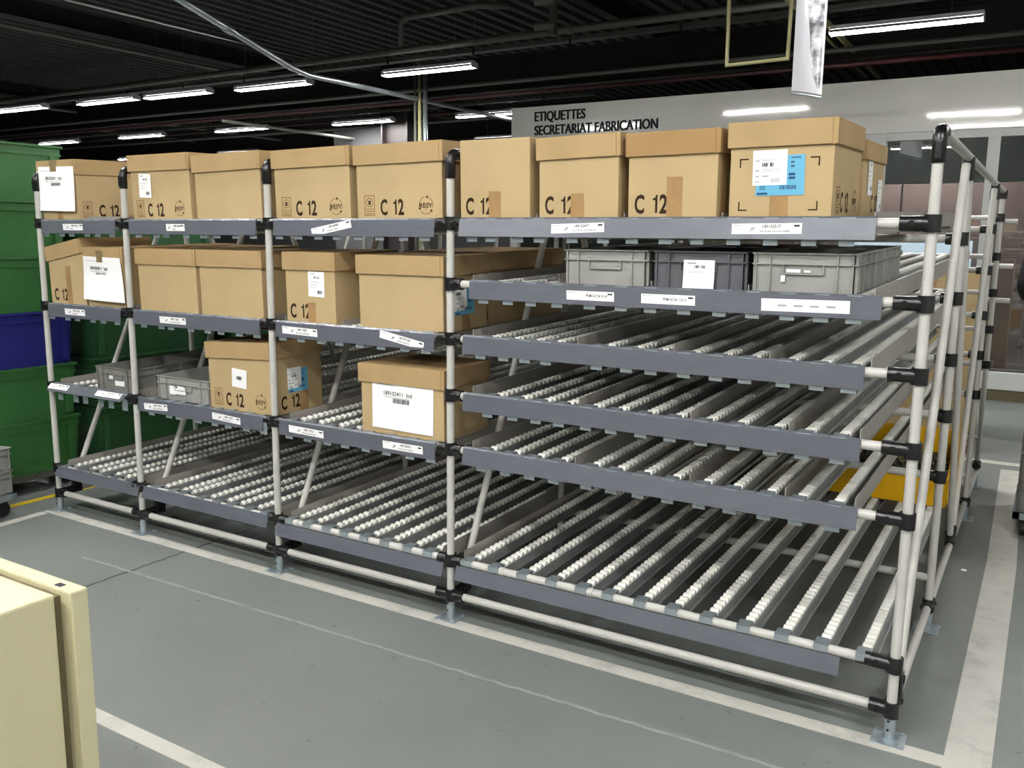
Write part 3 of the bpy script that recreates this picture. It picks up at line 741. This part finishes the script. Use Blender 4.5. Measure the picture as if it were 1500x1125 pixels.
def carton(x, y, z, w_, d_, label, feats, slope, H=.277, lid=True, lid_tilt=(0, 0), lid_dz=0, lid_mat='card_lid', lid_h=.072, yaw=0, name='cardboard_box', group='kraft cardboard boxes on the roller shelves'):
    """x: middle of the front face, y: front face, z: underside at the front"""
    r = empty(name, (x, y + d_/2, z + slope*d_/2), label, 'box', group, (math.atan(slope), 0, yaw))
    m = MB(); m.box(-w_/2, w_/2, -d_/2, d_/2, 0, H-.006 if lid else H, M['card'], bev=.003)
    if not lid: m.box(-w_/2+.004, w_/2-.004, -.0015, .0015, H, H+.0004, M['ink_faint'])
    for f in feats:
        if f[0] not in ('c12', 'stamp', 'resy', 'corners', 'line'): continue
        T = face_T(f[1], w_, d_)
        if f[0] == 'c12': ink_c12(m, T, f[2], .022)
        elif f[0] == 'stamp': ink_stamp(m, T, f[2], .018)
        elif f[0] == 'resy': ink_resy(m, T, f[2], .02)
        elif f[0] == 'line': dash(m, T, *f[2:], M['ink'])
        elif f[0] == 'corners':
            a, b, c, d = f[2:]; L, t = .026, .004
            for uu, su in ((a, 1), (b, -1)):
                for vv, sv in ((c, 1), (d, -1)):
                    dash(m, T, min(uu, uu+su*L), vv if sv > 0 else vv-t, L, t, M['ink']); dash(m, T, uu if su > 0 else uu-t, min(vv, vv+sv*L), t, L, M['ink'])
    m.build('carton_body', r)
    if lid:
        o_ = .0065; W, D = w_/2+o_, d_/2+o_
        m = MB(); Lm = M[lid_mat]
        m.box(-W, W, -D, D, lid_h-.005, lid_h, Lm)
        m.box(-W, W, -D, -D+.004, 0, lid_h-.005, Lm); m.box(-W, W, D-.004, D, 0, lid_h-.005, Lm)
        m.box(-W, -W+.004, -D+.004, D-.004, 0, lid_h-.005, Lm); m.box(W-.004, W, -D+.004, D-.004, 0, lid_h-.005, Lm)
        m.box(-W-.0008, W-.013, -D-.0022, -D, .001, lid_h-.001, Lm)          # folded front flap
        m.box(W, W+.0018, -D-.001, D-.02, .001, lid_h-.001, Lm)
        o = m.build('lid', r, (0, 0, H-lid_h+lid_dz)); o.rotation_euler = (lid_tilt[0], lid_tilt[1], 0)
    for f in feats:
        if f[0] in ('c12', 'stamp', 'resy', 'corners', 'line'): continue
        T = face_T(f[1], w_, d_, .0008 if f[0] == 'tape' else (f[-1] if isinstance(f[-1], float) and f[0] == 'lidsheet' else .0014))
        if f[0] == 'tape': tape_child(r, T, *f[2:])
        elif f[0] == 'sheet': sheet_child(r, T, *f[2:])
        elif f[0] == 'blue': blue_child(r, T, *f[2:])
        elif f[0] == 'lidsheet': sheet_child(r, T, *f[2:-1])
        elif f[0] == 'lidtape': tape_child(r, face_T(f[1], w_, d_, .0115), *f[2:])
    return r
ZF = [l + .0105 for l in LV]
wide = lambda fc='F': [('stamp', fc, .035), ('c12', fc, .112), ('resy', fc, .288)]
NW, WW = .287, .395
# ---- top shelf
carton(-3.885, .02, ZF[0], .295, .385, 'box with a white paper sheet taped on its front, top shelf, far left', [('c12', 'R', .108), ('stamp', 'R', .022), ('tape', 'F', .12, .0, .045, .06, 'tape'), ('lidsheet', 'F', .008, .052, .285, .21, 'a4', -.02, .012, 'paper_sheet', .0, .0105), ('lidtape', 'F', .11, .236, .05, .052, 'tape_dark')], SL[0], H=.29)
carton(-3.13, .02, ZF[0], WW, .29, 'box with a small square white label, top shelf, second bay left', [('stamp', 'F', .03), ('c12', 'F', .105), ('resy', 'F', .285), ('sheet', 'F', .055, .105, .082, .105, 'small', -.04)], SL[0], H=.29)
carton(-2.70, .02, ZF[0], WW, .29, 'plain unmarked lidded box, top shelf, second bay right', [], SL[0], lid_tilt=(0, -.02))
carton(-2.225, .02, ZF[0], WW, .29, 'printed box with low lid, top shelf, third bay left', wide(), SL[0], lid_tilt=(0, -.012))
carton(-1.795, .02, ZF[0], WW, .29, 'printed box touching the corner elbow, top shelf, third bay right', wide() + [('c12', 'R', .12)], SL[0], lid_tilt=(0, -.012))
carton(-1.378, .02, ZF[0], .281, .39, 'box without a lid rim, top shelf, first right of the middle post', [('c12', 'F', .022), ('tape', 'F', .118, 0, .048, .098, 'tape')], SL[0], H=.272, lid=False)
carton(-1.058, .02, ZF[0], NW, .39, 'box with light lid and low tape patch, top shelf, under the lettering', [('c12', 'F', .022), ('tape', 'F', .118, 0, .048, .086, 'tape')], SL[0], lid_tilt=(0, -.02), lid_dz=-.004, H=.272)
carton(-.737, .02, ZF[0], NW, .39, 'box with the darker lid and tall tape patch, top shelf', [('c12', 'F', .022), ('tape', 'F', .128, 0, .05, .13, 'tape'), ('sheet', 'R', .10, .03, .05, .12, 'small')], SL[0], lid_mat='card_lid2', lid_dz=-.004, lid_tilt=(0, -.01), H=.270)
carton(-.41, .02, ZF[0], .293, .39, 'box with blue and white labels, top shelf, right end', [('corners', 'F', .028, .255, .026, .175), ('tape', 'F', .12, 0, .052, .075, 'tape'), ('blue', 'F', .078, .068, .138, .112, .015), ('sheet', 'F', .068, .098, .098, .098, 'ship', .012), ('stamp', 'R', .05), ('c12', 'R', .11), ('resy', 'R', .28)], SL[0], lid_tilt=(0, -.004), lid_dz=.001)
carton(-.405, .44, ZF[0]+SL[0]*.43, .289, .385, 'box standing behind the right end box on the top shelf', [('c12', 'R', .16), ('line', 'R', .06, .19, .17, .004), ('sheet', 'R', .08, .075, .075, .13, 'small'), ('sheet', 'R', .27, .02, .075, .11, 'small')], SL[0], H=.245, lid_h=.06)
# ---- shelf below (row two)
carton(-3.868, .02, ZF[2], .287, .385, 'box with its lid tipped up on the right, second row, far left', [('c12', 'F', .03), ('tape', 'F', .135, 0, .04, .19, 'tape')], SL[2], lid_tilt=(0, -.165), lid_dz=.028)
carton(-3.565, .02, ZF[2], .287, .385, 'box with a large paper sheet hanging low, second row, first bay', [('lidsheet', 'F', -.003, .038, .28, .205, 'a4', -.02, .02, 'paper_sheet', .035, .0105), ('lidtape', 'F', .105, .215, .045, .055, 'tape_dark')], SL[2], H=.285)
carton(-3.117, .02, ZF[2], .393, .29, 'plain box beside the second post, second row', [], SL[2], H=.285)
carton(-2.705, .02, ZF[2], .381, .29, 'plain box with a label on its right side, second row', [('sheet', 'R', .15, .11, .07, .10, 'small')], SL[2], H=.285)
carton(-2.246, .02, ZF[2], .265, .385, 'box with a small white label under its lid, second row, third bay', [('c12', 'F', .02), ('tape', 'F', .118, 0, .04, .085, 'tape'), ('sheet', 'F', .125, .11, .085, .10, 'small', -.02)], SL[2], H=.285)
carton(-1.792, .02, ZF[2], WW, .29, 'big plain box next to the middle post, second row', [('blue', 'R', .07, .06, .13, .11, .0), ('sheet', 'R', .05, .075, .1, .11, 'ship', .02), ('tape', 'R', .12, 0, .05, .06, 'tape')], SL[2], H=.28)
carton(-1.80, .33, ZF[2]+SL[2]*.31, WW, .29, 'box queued second behind the big plain one, in shadow', [], SL[2], H=.285)
carton(-1.80, .64, ZF[2]+SL[2]*.62, WW, .29, 'box queued third behind the big plain one, in shadow', [], SL[2], H=.285)
carton(-3.56, .42, ZF[2]+SL[2]*.4, .287, .385, 'box queued behind the hanging paper sheet, second row', [], SL[2], H=.285)
carton(-3.10, .33, ZF[2]+SL[2]*.31, .393, .29, 'box queued behind the plain box by the second post', [], SL[2], H=.285)
# ---- row three
carton(-2.667, .02, ZF[4], .395, .29, 'box with a torn white label and crooked lid, third row', [('stamp', 'F', .03), ('c12', 'F', .102), ('resy', 'F', .282), ('sheet', 'F', .145, .108, .09, .082, 'blank', -.06), ('c12', 'R', .04), ('tape', 'R', .15, 0, .05, .1, 'tape'), ('blue', 'R', .085, .088, .115, .10, .0), ('sheet', 'R', .08, .105, .08, .09, 'ship', .0)], SL[4], H=.288, lid_tilt=(0, -.05), lid_dz=.016)
carton(-1.79, .02, ZF[4], .395, .30, 'box with a wide white sheet under its lid, third row', [('sheet', 'F', .055, .025, .292, .19, 'a4', -.015, .004)], SL[4], H=.272)

# ---- big cartons behind the rack
def stack_carton(x, y, z, w_, d_, h, label):
    r = empty('large_carton', (x, y, z), label, 'box', 'large cartons stacked behind the rack')
    m = MB(); m.box(-w_/2, w_/2, -d_/2, d_/2, 0, h, M['card'], bev=.004); m.build('carton_body', r)
    m = MB(); m.box(-.03, .03, -d_/2-.0008, -d_/2, h-.12, h, M['tape']); m.box(-.03, .03, -d_/2, d_/2, h, h+.0006, M['tape']); m.build('tape_strip', r)
for c, xx in enumerate((-.42, -1.08, -1.74)):
    for k in range(2):
        stack_carton(xx, 4.35, .145+.551*k, .64, .55, .55, ('lower ' if k == 0 else 'upper ') + ('large carton seen between the right end posts', 'large carton in the middle behind the rack', 'large carton farthest left behind the rack')[c])
for c, xx in enumerate((-.75, -1.74)):
    m = MB(); wd = 1.3 if c == 0 else .66
    for k in range(6): m.box(-wd/2, wd/2, -.29+.1*k, -.21+.1*k, .12, .143, M['pallet'])
    for k in (-1, 0, 1): m.box(k*(wd/2-.05)-.05, k*(wd/2-.05)+.05, -.29, .29, 0.0, .12, M['pallet'])
    tag(m.build('pallet', None, (xx, 4.35, 0)), ('wide' if c == 0 else 'narrow') + ' wooden pallet under the large cartons behind the rack', 'pallet')

# ================================================================== CRATES
crate_cache = {}
def crate(x, y, z, label, mt='crate', w_=.295, d_=.395, H=.118, slope=0, yaw=0, group='grey stacking crates', cat='crate'):
    r = empty('stacking_crate', (x, y + d_/2, z + slope*d_/2), label, cat, group, (math.atan(slope), 0, yaw))
    key = (mt, w_, d_, H)
    if key in crate_cache: dup(crate_cache[key], 'crate_shell', r, (0,0,0)); return r
    m = MB(); C = M[mt]; a, b = w_/2-.008, d_/2-.008; t = .003
    m.box(-a+.004, a-.004, -b+.004, b-.004, 0, .004, C)
    for s in (-1, 1):
        m.box(-a, a, s*b-(t if s > 0 else 0), s*b+(0 if s > 0 else t), .004, H, C); m.box(s*a-(t if s > 0 else 0), s*a+(0 if s > 0 else t), -b, b, .004, H, C)
    W, D = w_/2, d_/2
    for z0, z1 in ((H-.004, H), (H-.034, H-.031)):                      # rim flanges
        m.box(-W, W, -D, -b, z0, z1, C); m.box(-W, W, b, D, z0, z1, C); m.box(-W, -a, -b, b, z0, z1, C); m.box(a, W, -b, b, z0, z1, C)
    for s in (-1, 1):
        for u in (-.46, -.32, .32, .46): m.box(u*w_-.0015, u*w_+.0015, min(s*D, s*b), max(s*D, s*b), .006, H, C)
        for u in (-.46, -.2, 0.02, -.02, .2, .46): m.box(min(s*W, s*a), max(s*W, s*a), u*d_-.0015, u*d_+.0015, .006, H, C)
    for s in (-1, 1):                                                    # grip under the rim
        y0, y1 = (s*D, s*b) if s < 0 else (s*b, s*D)
        m.box(-.058, -.055, y0, y1, H-.06, H-.034, C); m.box(.055, .058, y0, y1, H-.06, H-.034, C); m.box(-.055, .055, y0, y1, H-.062, H-.058, C)
    o = m.build('crate_shell', r); crate_cache[key] = o
    return r
zc = lambda k, y: LV[k] + .0105 + SL[k]*(y)
c1 = crate(-.956, .02, zc(1, .02), 'light grey crate at the left of three on the second tier', 'crate', slope=SL[1])
c2 = crate(-.642, .02, zc(1, .02), 'dark grey crate with a curled white card on the second tier', 'crate_dark', slope=SL[1])
sheet_child(c2, face_T('F', .295, .395, .002), .102, .004, .098, .088, 'small', 0, .012, 'paper_card')
c3 = crate(-.33, .02, zc(1, .02), 'light grey crate with torn sticker remains, right end of the second tier', 'crate', slope=SL[1])
m = MB(face_T('F', .295, .395, -.002)); 
for u, v, a, b in ((.10, .062, .04, .009), (.15, .063, .018, .006), (.085, .035, .012, .018)): m.box(u, u+a, v, v+b, 0, .0015, M['paper'])
m.build('sticker_remains', c3)
crate(-.33, .425, zc(1, .425), 'light grey crate behind the right end crate of the second tier', 'crate', slope=SL[1])
crate(-.642, .425, zc(1, .425), 'dark grey crate behind the one with the curled card', 'crate_dark', slope=SL[1])
crate(-.956, .425, zc(1, .425), 'light grey crate behind the left one of the second tier', 'crate', slope=SL[1])
g1 = crate(-3.545, .02, zc(4, .02), 'worn dark crate behind the tipped front lip, far left', 'crate_worn', slope=SL[4])
m = MB(face_T('F', .295, .395, -.002)); m.box(.105, .135, .062, .078, 0, .0015, M['paper']); m.box(.15, .22, .032, .058, 0, .0015, M['paper']); m.build('sticker_remains', g1)
g2 = crate(-3.05, .02, zc(4, .02), 'worn grey crate with peeling stickers in the second bay', 'crate', .365, .30, .112, SL[4])
m = MB(face_T('F', .365, .30, -.002)); m.box(.09, .13, .03, .07, 0, .0015, M['paper']); m.box(.12, .2, .034, .06, 0, .0013, M['paper']); m.box(.14, .19, .066, .085, 0, .0016, M['paper'], Matrix.Rotation(-.08, 4, 'Z')); m.build('sticker_remains', g2)
crate(-3.545, .425, zc(4, .425), 'worn dark crate second in the far left lane', 'crate_worn', slope=SL[4])

# yellow bin with fasteners on the bottom shelf
r = empty('picking_bin', (-.285, 1.60, LV[5]+.0105+SL[5]*1.6), 'yellow open front bin of small fasteners at the rear of the bottom shelf', 'bin', None, (math.atan(SL[5]), 0, 0))
m = MB(); Yl = M['yellow']; W = .26
m.box(-W, W, 0, .44, 0, .005, Yl); m.box(-W, W, 0, .005, .005, .125, Yl); m.box(-W-.01, W+.01, -.012, .008, .125, .137, Yl)
m.box(-W, W, .435, .44, .005, .25, Yl); m.box(-W-.008, W+.008, .432, .452, .25, .258, Yl)
for s in (-1, 1):
    x0_, x1_ = (s*W, s*W-s*.005)
    m._add([(x0_, 0, .0), (x0_, .44, .0), (x0_, .44, .25), (x0_, .14, .25), (x0_, 0, .13), (x1_, 0, .0), (x1_, .44, .0), (x1_, .44, .25), (x1_, .14, .25), (x1_, 0, .13)], [(0,1,2,3,4), (9,8,7,6,5), (0,4,9,5), (4,3,8,9), (3,2,7,8)], Yl)
m.box(-.01, .01, -.006, 0, 0, .125, Yl); m.build('bin_shell', r)
m = MB(); rnd = random.Random(3)
for k in range(420):
    x, y = rnd.uniform(-W+.03, W-.03), rnd.uniform(.03, .41); z = .085 + .05*math.sin((x+W)*5)*.4 + .05*(y/.44) + rnd.uniform(-.01, .012)
    a = Matrix.Translation((x, y, z)) @ Matrix.Rotation(rnd.uniform(0, 6), 4, 'Z') @ Matrix.Rotation(rnd.uniform(-.7, .7), 4, 'Y')
    m.box(-.014, .014, -.005, .005, -.004, .004, M['fast'], a)
m.box(-W+.006, W-.006, .006, .434, .006, .09, M['fast'])
tag(m.build('fastener_pile', None, r.location), 'heap of small dull metal fasteners in the yellow bin', 'fasteners', kind='stuff')

# ================================================================== GREEN AND BLUE TUBS
tub_cache = {}
def tub(x, y, z, w_, l_, h, mt, label, wheels=False):
    r = empty('nesting_tub', (x, y, z), label, 'tub', 'stacked plastic tubs left of the rack')
    k = (w_, l_, h, mt)
    if k in tub_cache: dup(tub_cache[k], 'tub_shell', r, (0,0,0)); return r
    m = MB(); G = M[mt]
    b, t = .93, 1.0
    def ringv(f, z): return [(-w_/2*f, -l_/2*f, z), (w_/2*f, -l_/2*f, z), (w_/2*f, l_/2*f, z), (-w_/2*f, l_/2*f, z)]
    V = ringv(.95, 0) + ringv(.985, h-.05)
    m._add(V, [(0,3,2,1), (0,1,5,4), (1,2,6,5), (2,3,7,6), (3,0,4,7)], G)
    V = ringv(.975, h-.05) + ringv(.945, .02)
    m._add(V, [(1,0,4,5), (2,1,5,6), (3,2,6,7), (0,3,7,4), (4,7,6,5)], G)
    for z0, z1, f in ((h-.055, h-.045, 1.0), (h-.012, h, 1.02), (h-.045, h-.012, .99)):
        a, c = w_/2*f, l_/2*f; i, j = w_/2*.97, l_/2*.97
        m.box(-a, a, -c, -j, z0, z1, G); m.box(-a, a, j, c, z0, z1, G); m.box(-a, -i, -j, j, z0, z1, G); m.box(i, a, -j, j, z0, z1, G)
    for s in (-1, 1):
        for u in (-.44, .44): m.box(s*w_/2*.97-.012, s*w_/2*.97+.012, u*l_-.015, u*l_+.015, 0.02, h-.055, G)
    tub_cache[k] = m.build('tub_shell', r); return r
def tub_stack(x1, y0, y1, cols, names, z0=.108, h=.297):
    w_ = .62; x = x1 - w_/2; y = (y0+y1)/2; l_ = y1-y0
    d = MB(); 
    for s in (-1, 1):
        d.box(-w_/2+.02, w_/2-.02, s*(l_/2-.02)-.015, s*(l_/2-.02)+.015, .075, .107, M['tray'])
        d.box(s*(w_/2-.02)-.012, s*(w_/2-.02)+.012, -l_/2, l_/2, .075, .107, M['tray'])
        for q in (-1, 1):
            d.cyl((s*(w_/2-.07)-.012, q*(l_/2-.07), .036), (s*(w_/2-.07)+.012, q*(l_/2-.07), .036), .036, M['rubber'], 14)
            d.box(s*(w_/2-.07)-.016, s*(w_/2-.07)+.016, q*(l_/2-.07)-.02, q*(l_/2-.07)+.02, .045, .076, M['rubber'])
    tag(d.build('tub_dolly', None, (x, y, 0)), names[-1], 'dolly')
    for k, c in enumerate(cols): tub(x, y, z0 + (h+.0005)*k, w_, l_, h, c, names[k])
pos = ('lowest', 'second from the floor', 'third from the floor', 'fourth from the floor', 'fifth from the floor', 'topmost')
tub_stack(-4.43, -.45, .385, ['green', 'green', 'navy', 'green', 'green', 'green'], [('navy blue' if k == 2 else 'green') + ' tub, %s in the stack at the left edge' % pos[k] for k in range(6)] + ['wheeled dolly under the tub stack at the left edge'])
tub_stack(-4.45, .52, 1.42, ['green2', 'green2', 'green2', 'green2', 'green2'], ['dark green tub, %s in the stack behind the first bay' % pos[k] for k in range(5)] + ['wheeled dolly under the tub stack behind the first bay'])
tub_stack(-4.45, 1.52, 2.42, ['green2', 'green2', 'green2', 'navy'], ['dark green tub, lowest in the third stack along', 'dark green tub, second in the third stack along', 'dark green tub, third in the third stack along', 'navy tub on top of the third stack along'] + ['wheeled dolly under the third stack along'])
tub_stack(-4.45, 2.55, 3.45, ['green2', 'green2', 'green2', 'green2'], ['dark green tub, %s in the farthest stack' % pos[k] for k in range(4)] + ['wheeled dolly under the farthest tub stack'])

# crate stack on the left edge and on the right edge
def dolly(x, y, w_, d_, label, rz=0, top=.12):
    r = empty('crate_dolly', (x, y, 0), label, 'dolly', None, (0, 0, rz))
    m = MB(); m.box(-w_/2, w_/2, -d_/2, -d_/2+.03, top-.03, top, M['zinc']); m.box(-w_/2, w_/2, d_/2-.03, d_/2, top-.03, top, M['zinc'])
    m.box(-w_/2, -w_/2+.03, -d_/2, d_/2, top-.03, top, M['zinc']); m.box(w_/2-.03, w_/2, -d_/2, d_/2, top-.03, top, M['zinc']); m.build('dolly_frame', r)
    for s in (-1, 1):
        for q in (-1, 1):
            m = MB(); x_, y_ = s*(w_/2-.05), q*(d_/2-.05)
            m.cyl((x_-.012, y_, .038), (x_+.012, y_, .038), .038, M['rubber'], 16); m.box(x_-.018, x_+.018, y_-.02, y_+.02, .045, top-.03, M['rubber']); m.build('caster', r)
    return r
CY = -.44
dolly(-4.37, CY, .60, .40, 'wheeled dolly carrying the grey crates at the left edge', .25)
for k in range(2):
    a = crate(-4.37, CY-.195, .121+.1185*k, ('lower' if k == 0 else 'upper') + ' grey crate of the pair at the left edge', 'crate', .59, .39, .118, yaw=.25, group='grey crates at the left edge')
dolly(.43, 2.57, .42, .62, 'wheeled dolly under the grey crates at the right edge')
for k in range(5):
    crate(.43, 2.27, .121+.1485*k, 'worn grey crate, %s in the stack at the right edge' % pos[k], 'crate_worn', .40, .60, .148, group='grey crates at the right edge')

# ================================================================== BEIGE CABINET (near left corner)
r = empty('metal_cabinet', (-1.1, -2.25, 0), 'beige enamelled metal cabinet cut by the lower left corner', 'cabinet')
m = MB(); m.box(-.8, .408, -.42, .221, .06, 1.0, M['beige'], bev=.003); m.build('cabinet_body', r)
m = MB(); m.box(-.78, .398, .221, .234, .07, .992, M['gap']); m.build('door_gap_shade', r)  # dark strip painting the shade in the gap behind the door
m = MB(); m.box(-.8, .42, .234, .256, .07, 1.0, M['beige'], bev=.0025); m.box(.38, .392, .238, .246, 1.0, 1.0006, M['print']); d = m.build('cabinet_door', r)
m = MB(); m.box(-.7, -.67, .256, .275, .5, .62, M['black'], bev=.004); m.build('door_handle', d)
m = MB(); m.box(-.77, .38, -.39, .2, 0, .06, M['black']); m.build('plinth', r)

# ================================================================== PERSON at the right edge, seen from behind
def person(x, y, rz):
    r = empty('person', (x, y, 0), 'person in a black jacket and dark trousers standing at the right edge', 'person', None, (0, 0, rz))
    def skin(name, verts, edges, radii, mt, parent, sub=2):
        me = bpy.data.meshes.new(name); me.from_pydata(verts, edges, []); me.materials.append(M[mt])
        o = bpy.data.objects.new(name, me); COL.objects.link(o); o.parent = parent
        s = o.modifiers.new('skin', 'SKIN'); s.use_smooth_shade = True
        for i, rr in enumerate(radii):
            me.skin_vertices[0].data[i].radius = rr if isinstance(rr, tuple) else (rr, rr)
        me.skin_vertices[0].data[0].use_root = True
        sb = o.modifiers.new('sub', 'SUBSURF'); sb.levels = sub; sb.render_levels = sub
        return o
    B = [(0,0,.98),(0,0,1.15),(0,.0,1.36),(0,0,1.46),(0,.01,1.53),(0,.02,1.62),(0,.01,1.70)]
    E = [(0,1),(1,2),(2,3),(3,4),(4,5),(5,6)]; R = [(.15,.11),(.14,.10),(.16,.11),(.08,.07),(.055,.055),(.075,.09),(.065,.08)]
    for s in (-1, 1):
        n = len(B); B += [(s*.17,0,1.42),(s*.23,-.01,1.13),(s*.22,.22,1.05),(s*.19,.30,1.05)]; E += [(2,n),(n,n+1),(n+1,n+2),(n+2,n+3)]; R += [.055,.045,.034,.03]
        n = len(B); B += [(s*.09,0,.90),(s*.10,.01,.50),(s*.10,-.02,.09),(s*.11,.11,.04)]; E += [(0,n),(n,n+1),(n+1,n+2),(n+2,n+3)]; R += [.08,.055,.04,.035]
        hx = s*.19
        for f, (dx, dy, L) in enumerate(((-.03,.035,.045),(-.012,.045,.075),(.004,.045,.082),(.02,.04,.075),(.032,.03,.06))):
            k = len(B); B += [(hx+dx*.6,.33,1.05+dy*.3),(hx+dx,.33+L*.6,1.045),(hx+dx*.9,.33+L,1.03)]; E += [(n-1,k),(k,k+1),(k+1,k+2)]; R += [.011,.0095,.008]
    skin('figure', B, E, R, 'skin', r)
    J = [(0,0,.82),(0,0,1.0),(0,0,1.18),(0,0,1.38),(0,0,1.47)]; JE = [(0,1),(1,2),(2,3),(3,4)]; JR = [(.19,.14),(.185,.135),(.175,.13),(.185,.13),(.085,.08)]
    for s in (-1, 1):
        n = len(J); J += [(s*.18,0,1.42),(s*.235,-.01,1.13),(s*.225,.2,1.05),(s*.2,.28,1.05)]; JE += [(3,n),(n,n+1),(n+1,n+2),(n+2,n+3)]; JR += [.075,.065,.05,.046]
    skin('jacket', J, JE, JR, 'jacket', r)
    T_ = [(0,0,.98),(0,0,.90)]; TE = [(0,1)]; TR = [(.165,.125),(.16,.12)]
    for s in (-1, 1):
        n = len(T_); T_ += [(s*.095,0,.78),(s*.10,.01,.50),(s*.10,-.02,.10)]; TE += [(1,n),(n,n+1),(n+1,n+2)]; TR += [.095,.075,.062]
    skin('trousers', T_, TE, TR, 'trousers', r)
    for s in (-1, 1): skin('shoe', [(s*.10,-.06,.05),(s*.10,.02,.05),(s*.11,.16,.035)], [(0,1),(1,2)], [(.045,.05),(.045,.05),(.042,.034)], 'shoe', r)
    skin('hair', [(0,-.015,1.56),(0,-.02,1.66),(0,.0,1.735)], [(0,1),(1,2)], [(.075,.07),(.092,.092),(.07,.085)], 'hair', r)
person(.355, 4.7, 0)

# small items
m = MB(); m.box(-1.2, -.275, 5.2, 5.23, 1.12, 1.44, M['paleblue'], bev=.003)
for xx in (-1.1, -.4): m.box(xx-.02, xx+.02, 5.23, 5.26, .02, 1.40, M['tray']); m.box(xx-.03, xx+.03, 5.05, 5.4, 0, .02, M['tray'])
tag(m.build('board_screen'), 'pale blue board standing behind the rack', 'board')
m = MB(); m.cyl((.067, 1.62, 0), (.067, 1.62, .002), .012, M['paper'], 9); tag(m.build('paper_scrap'), 'tiny white scrap lying on the floor in the right aisle', 'scrap')
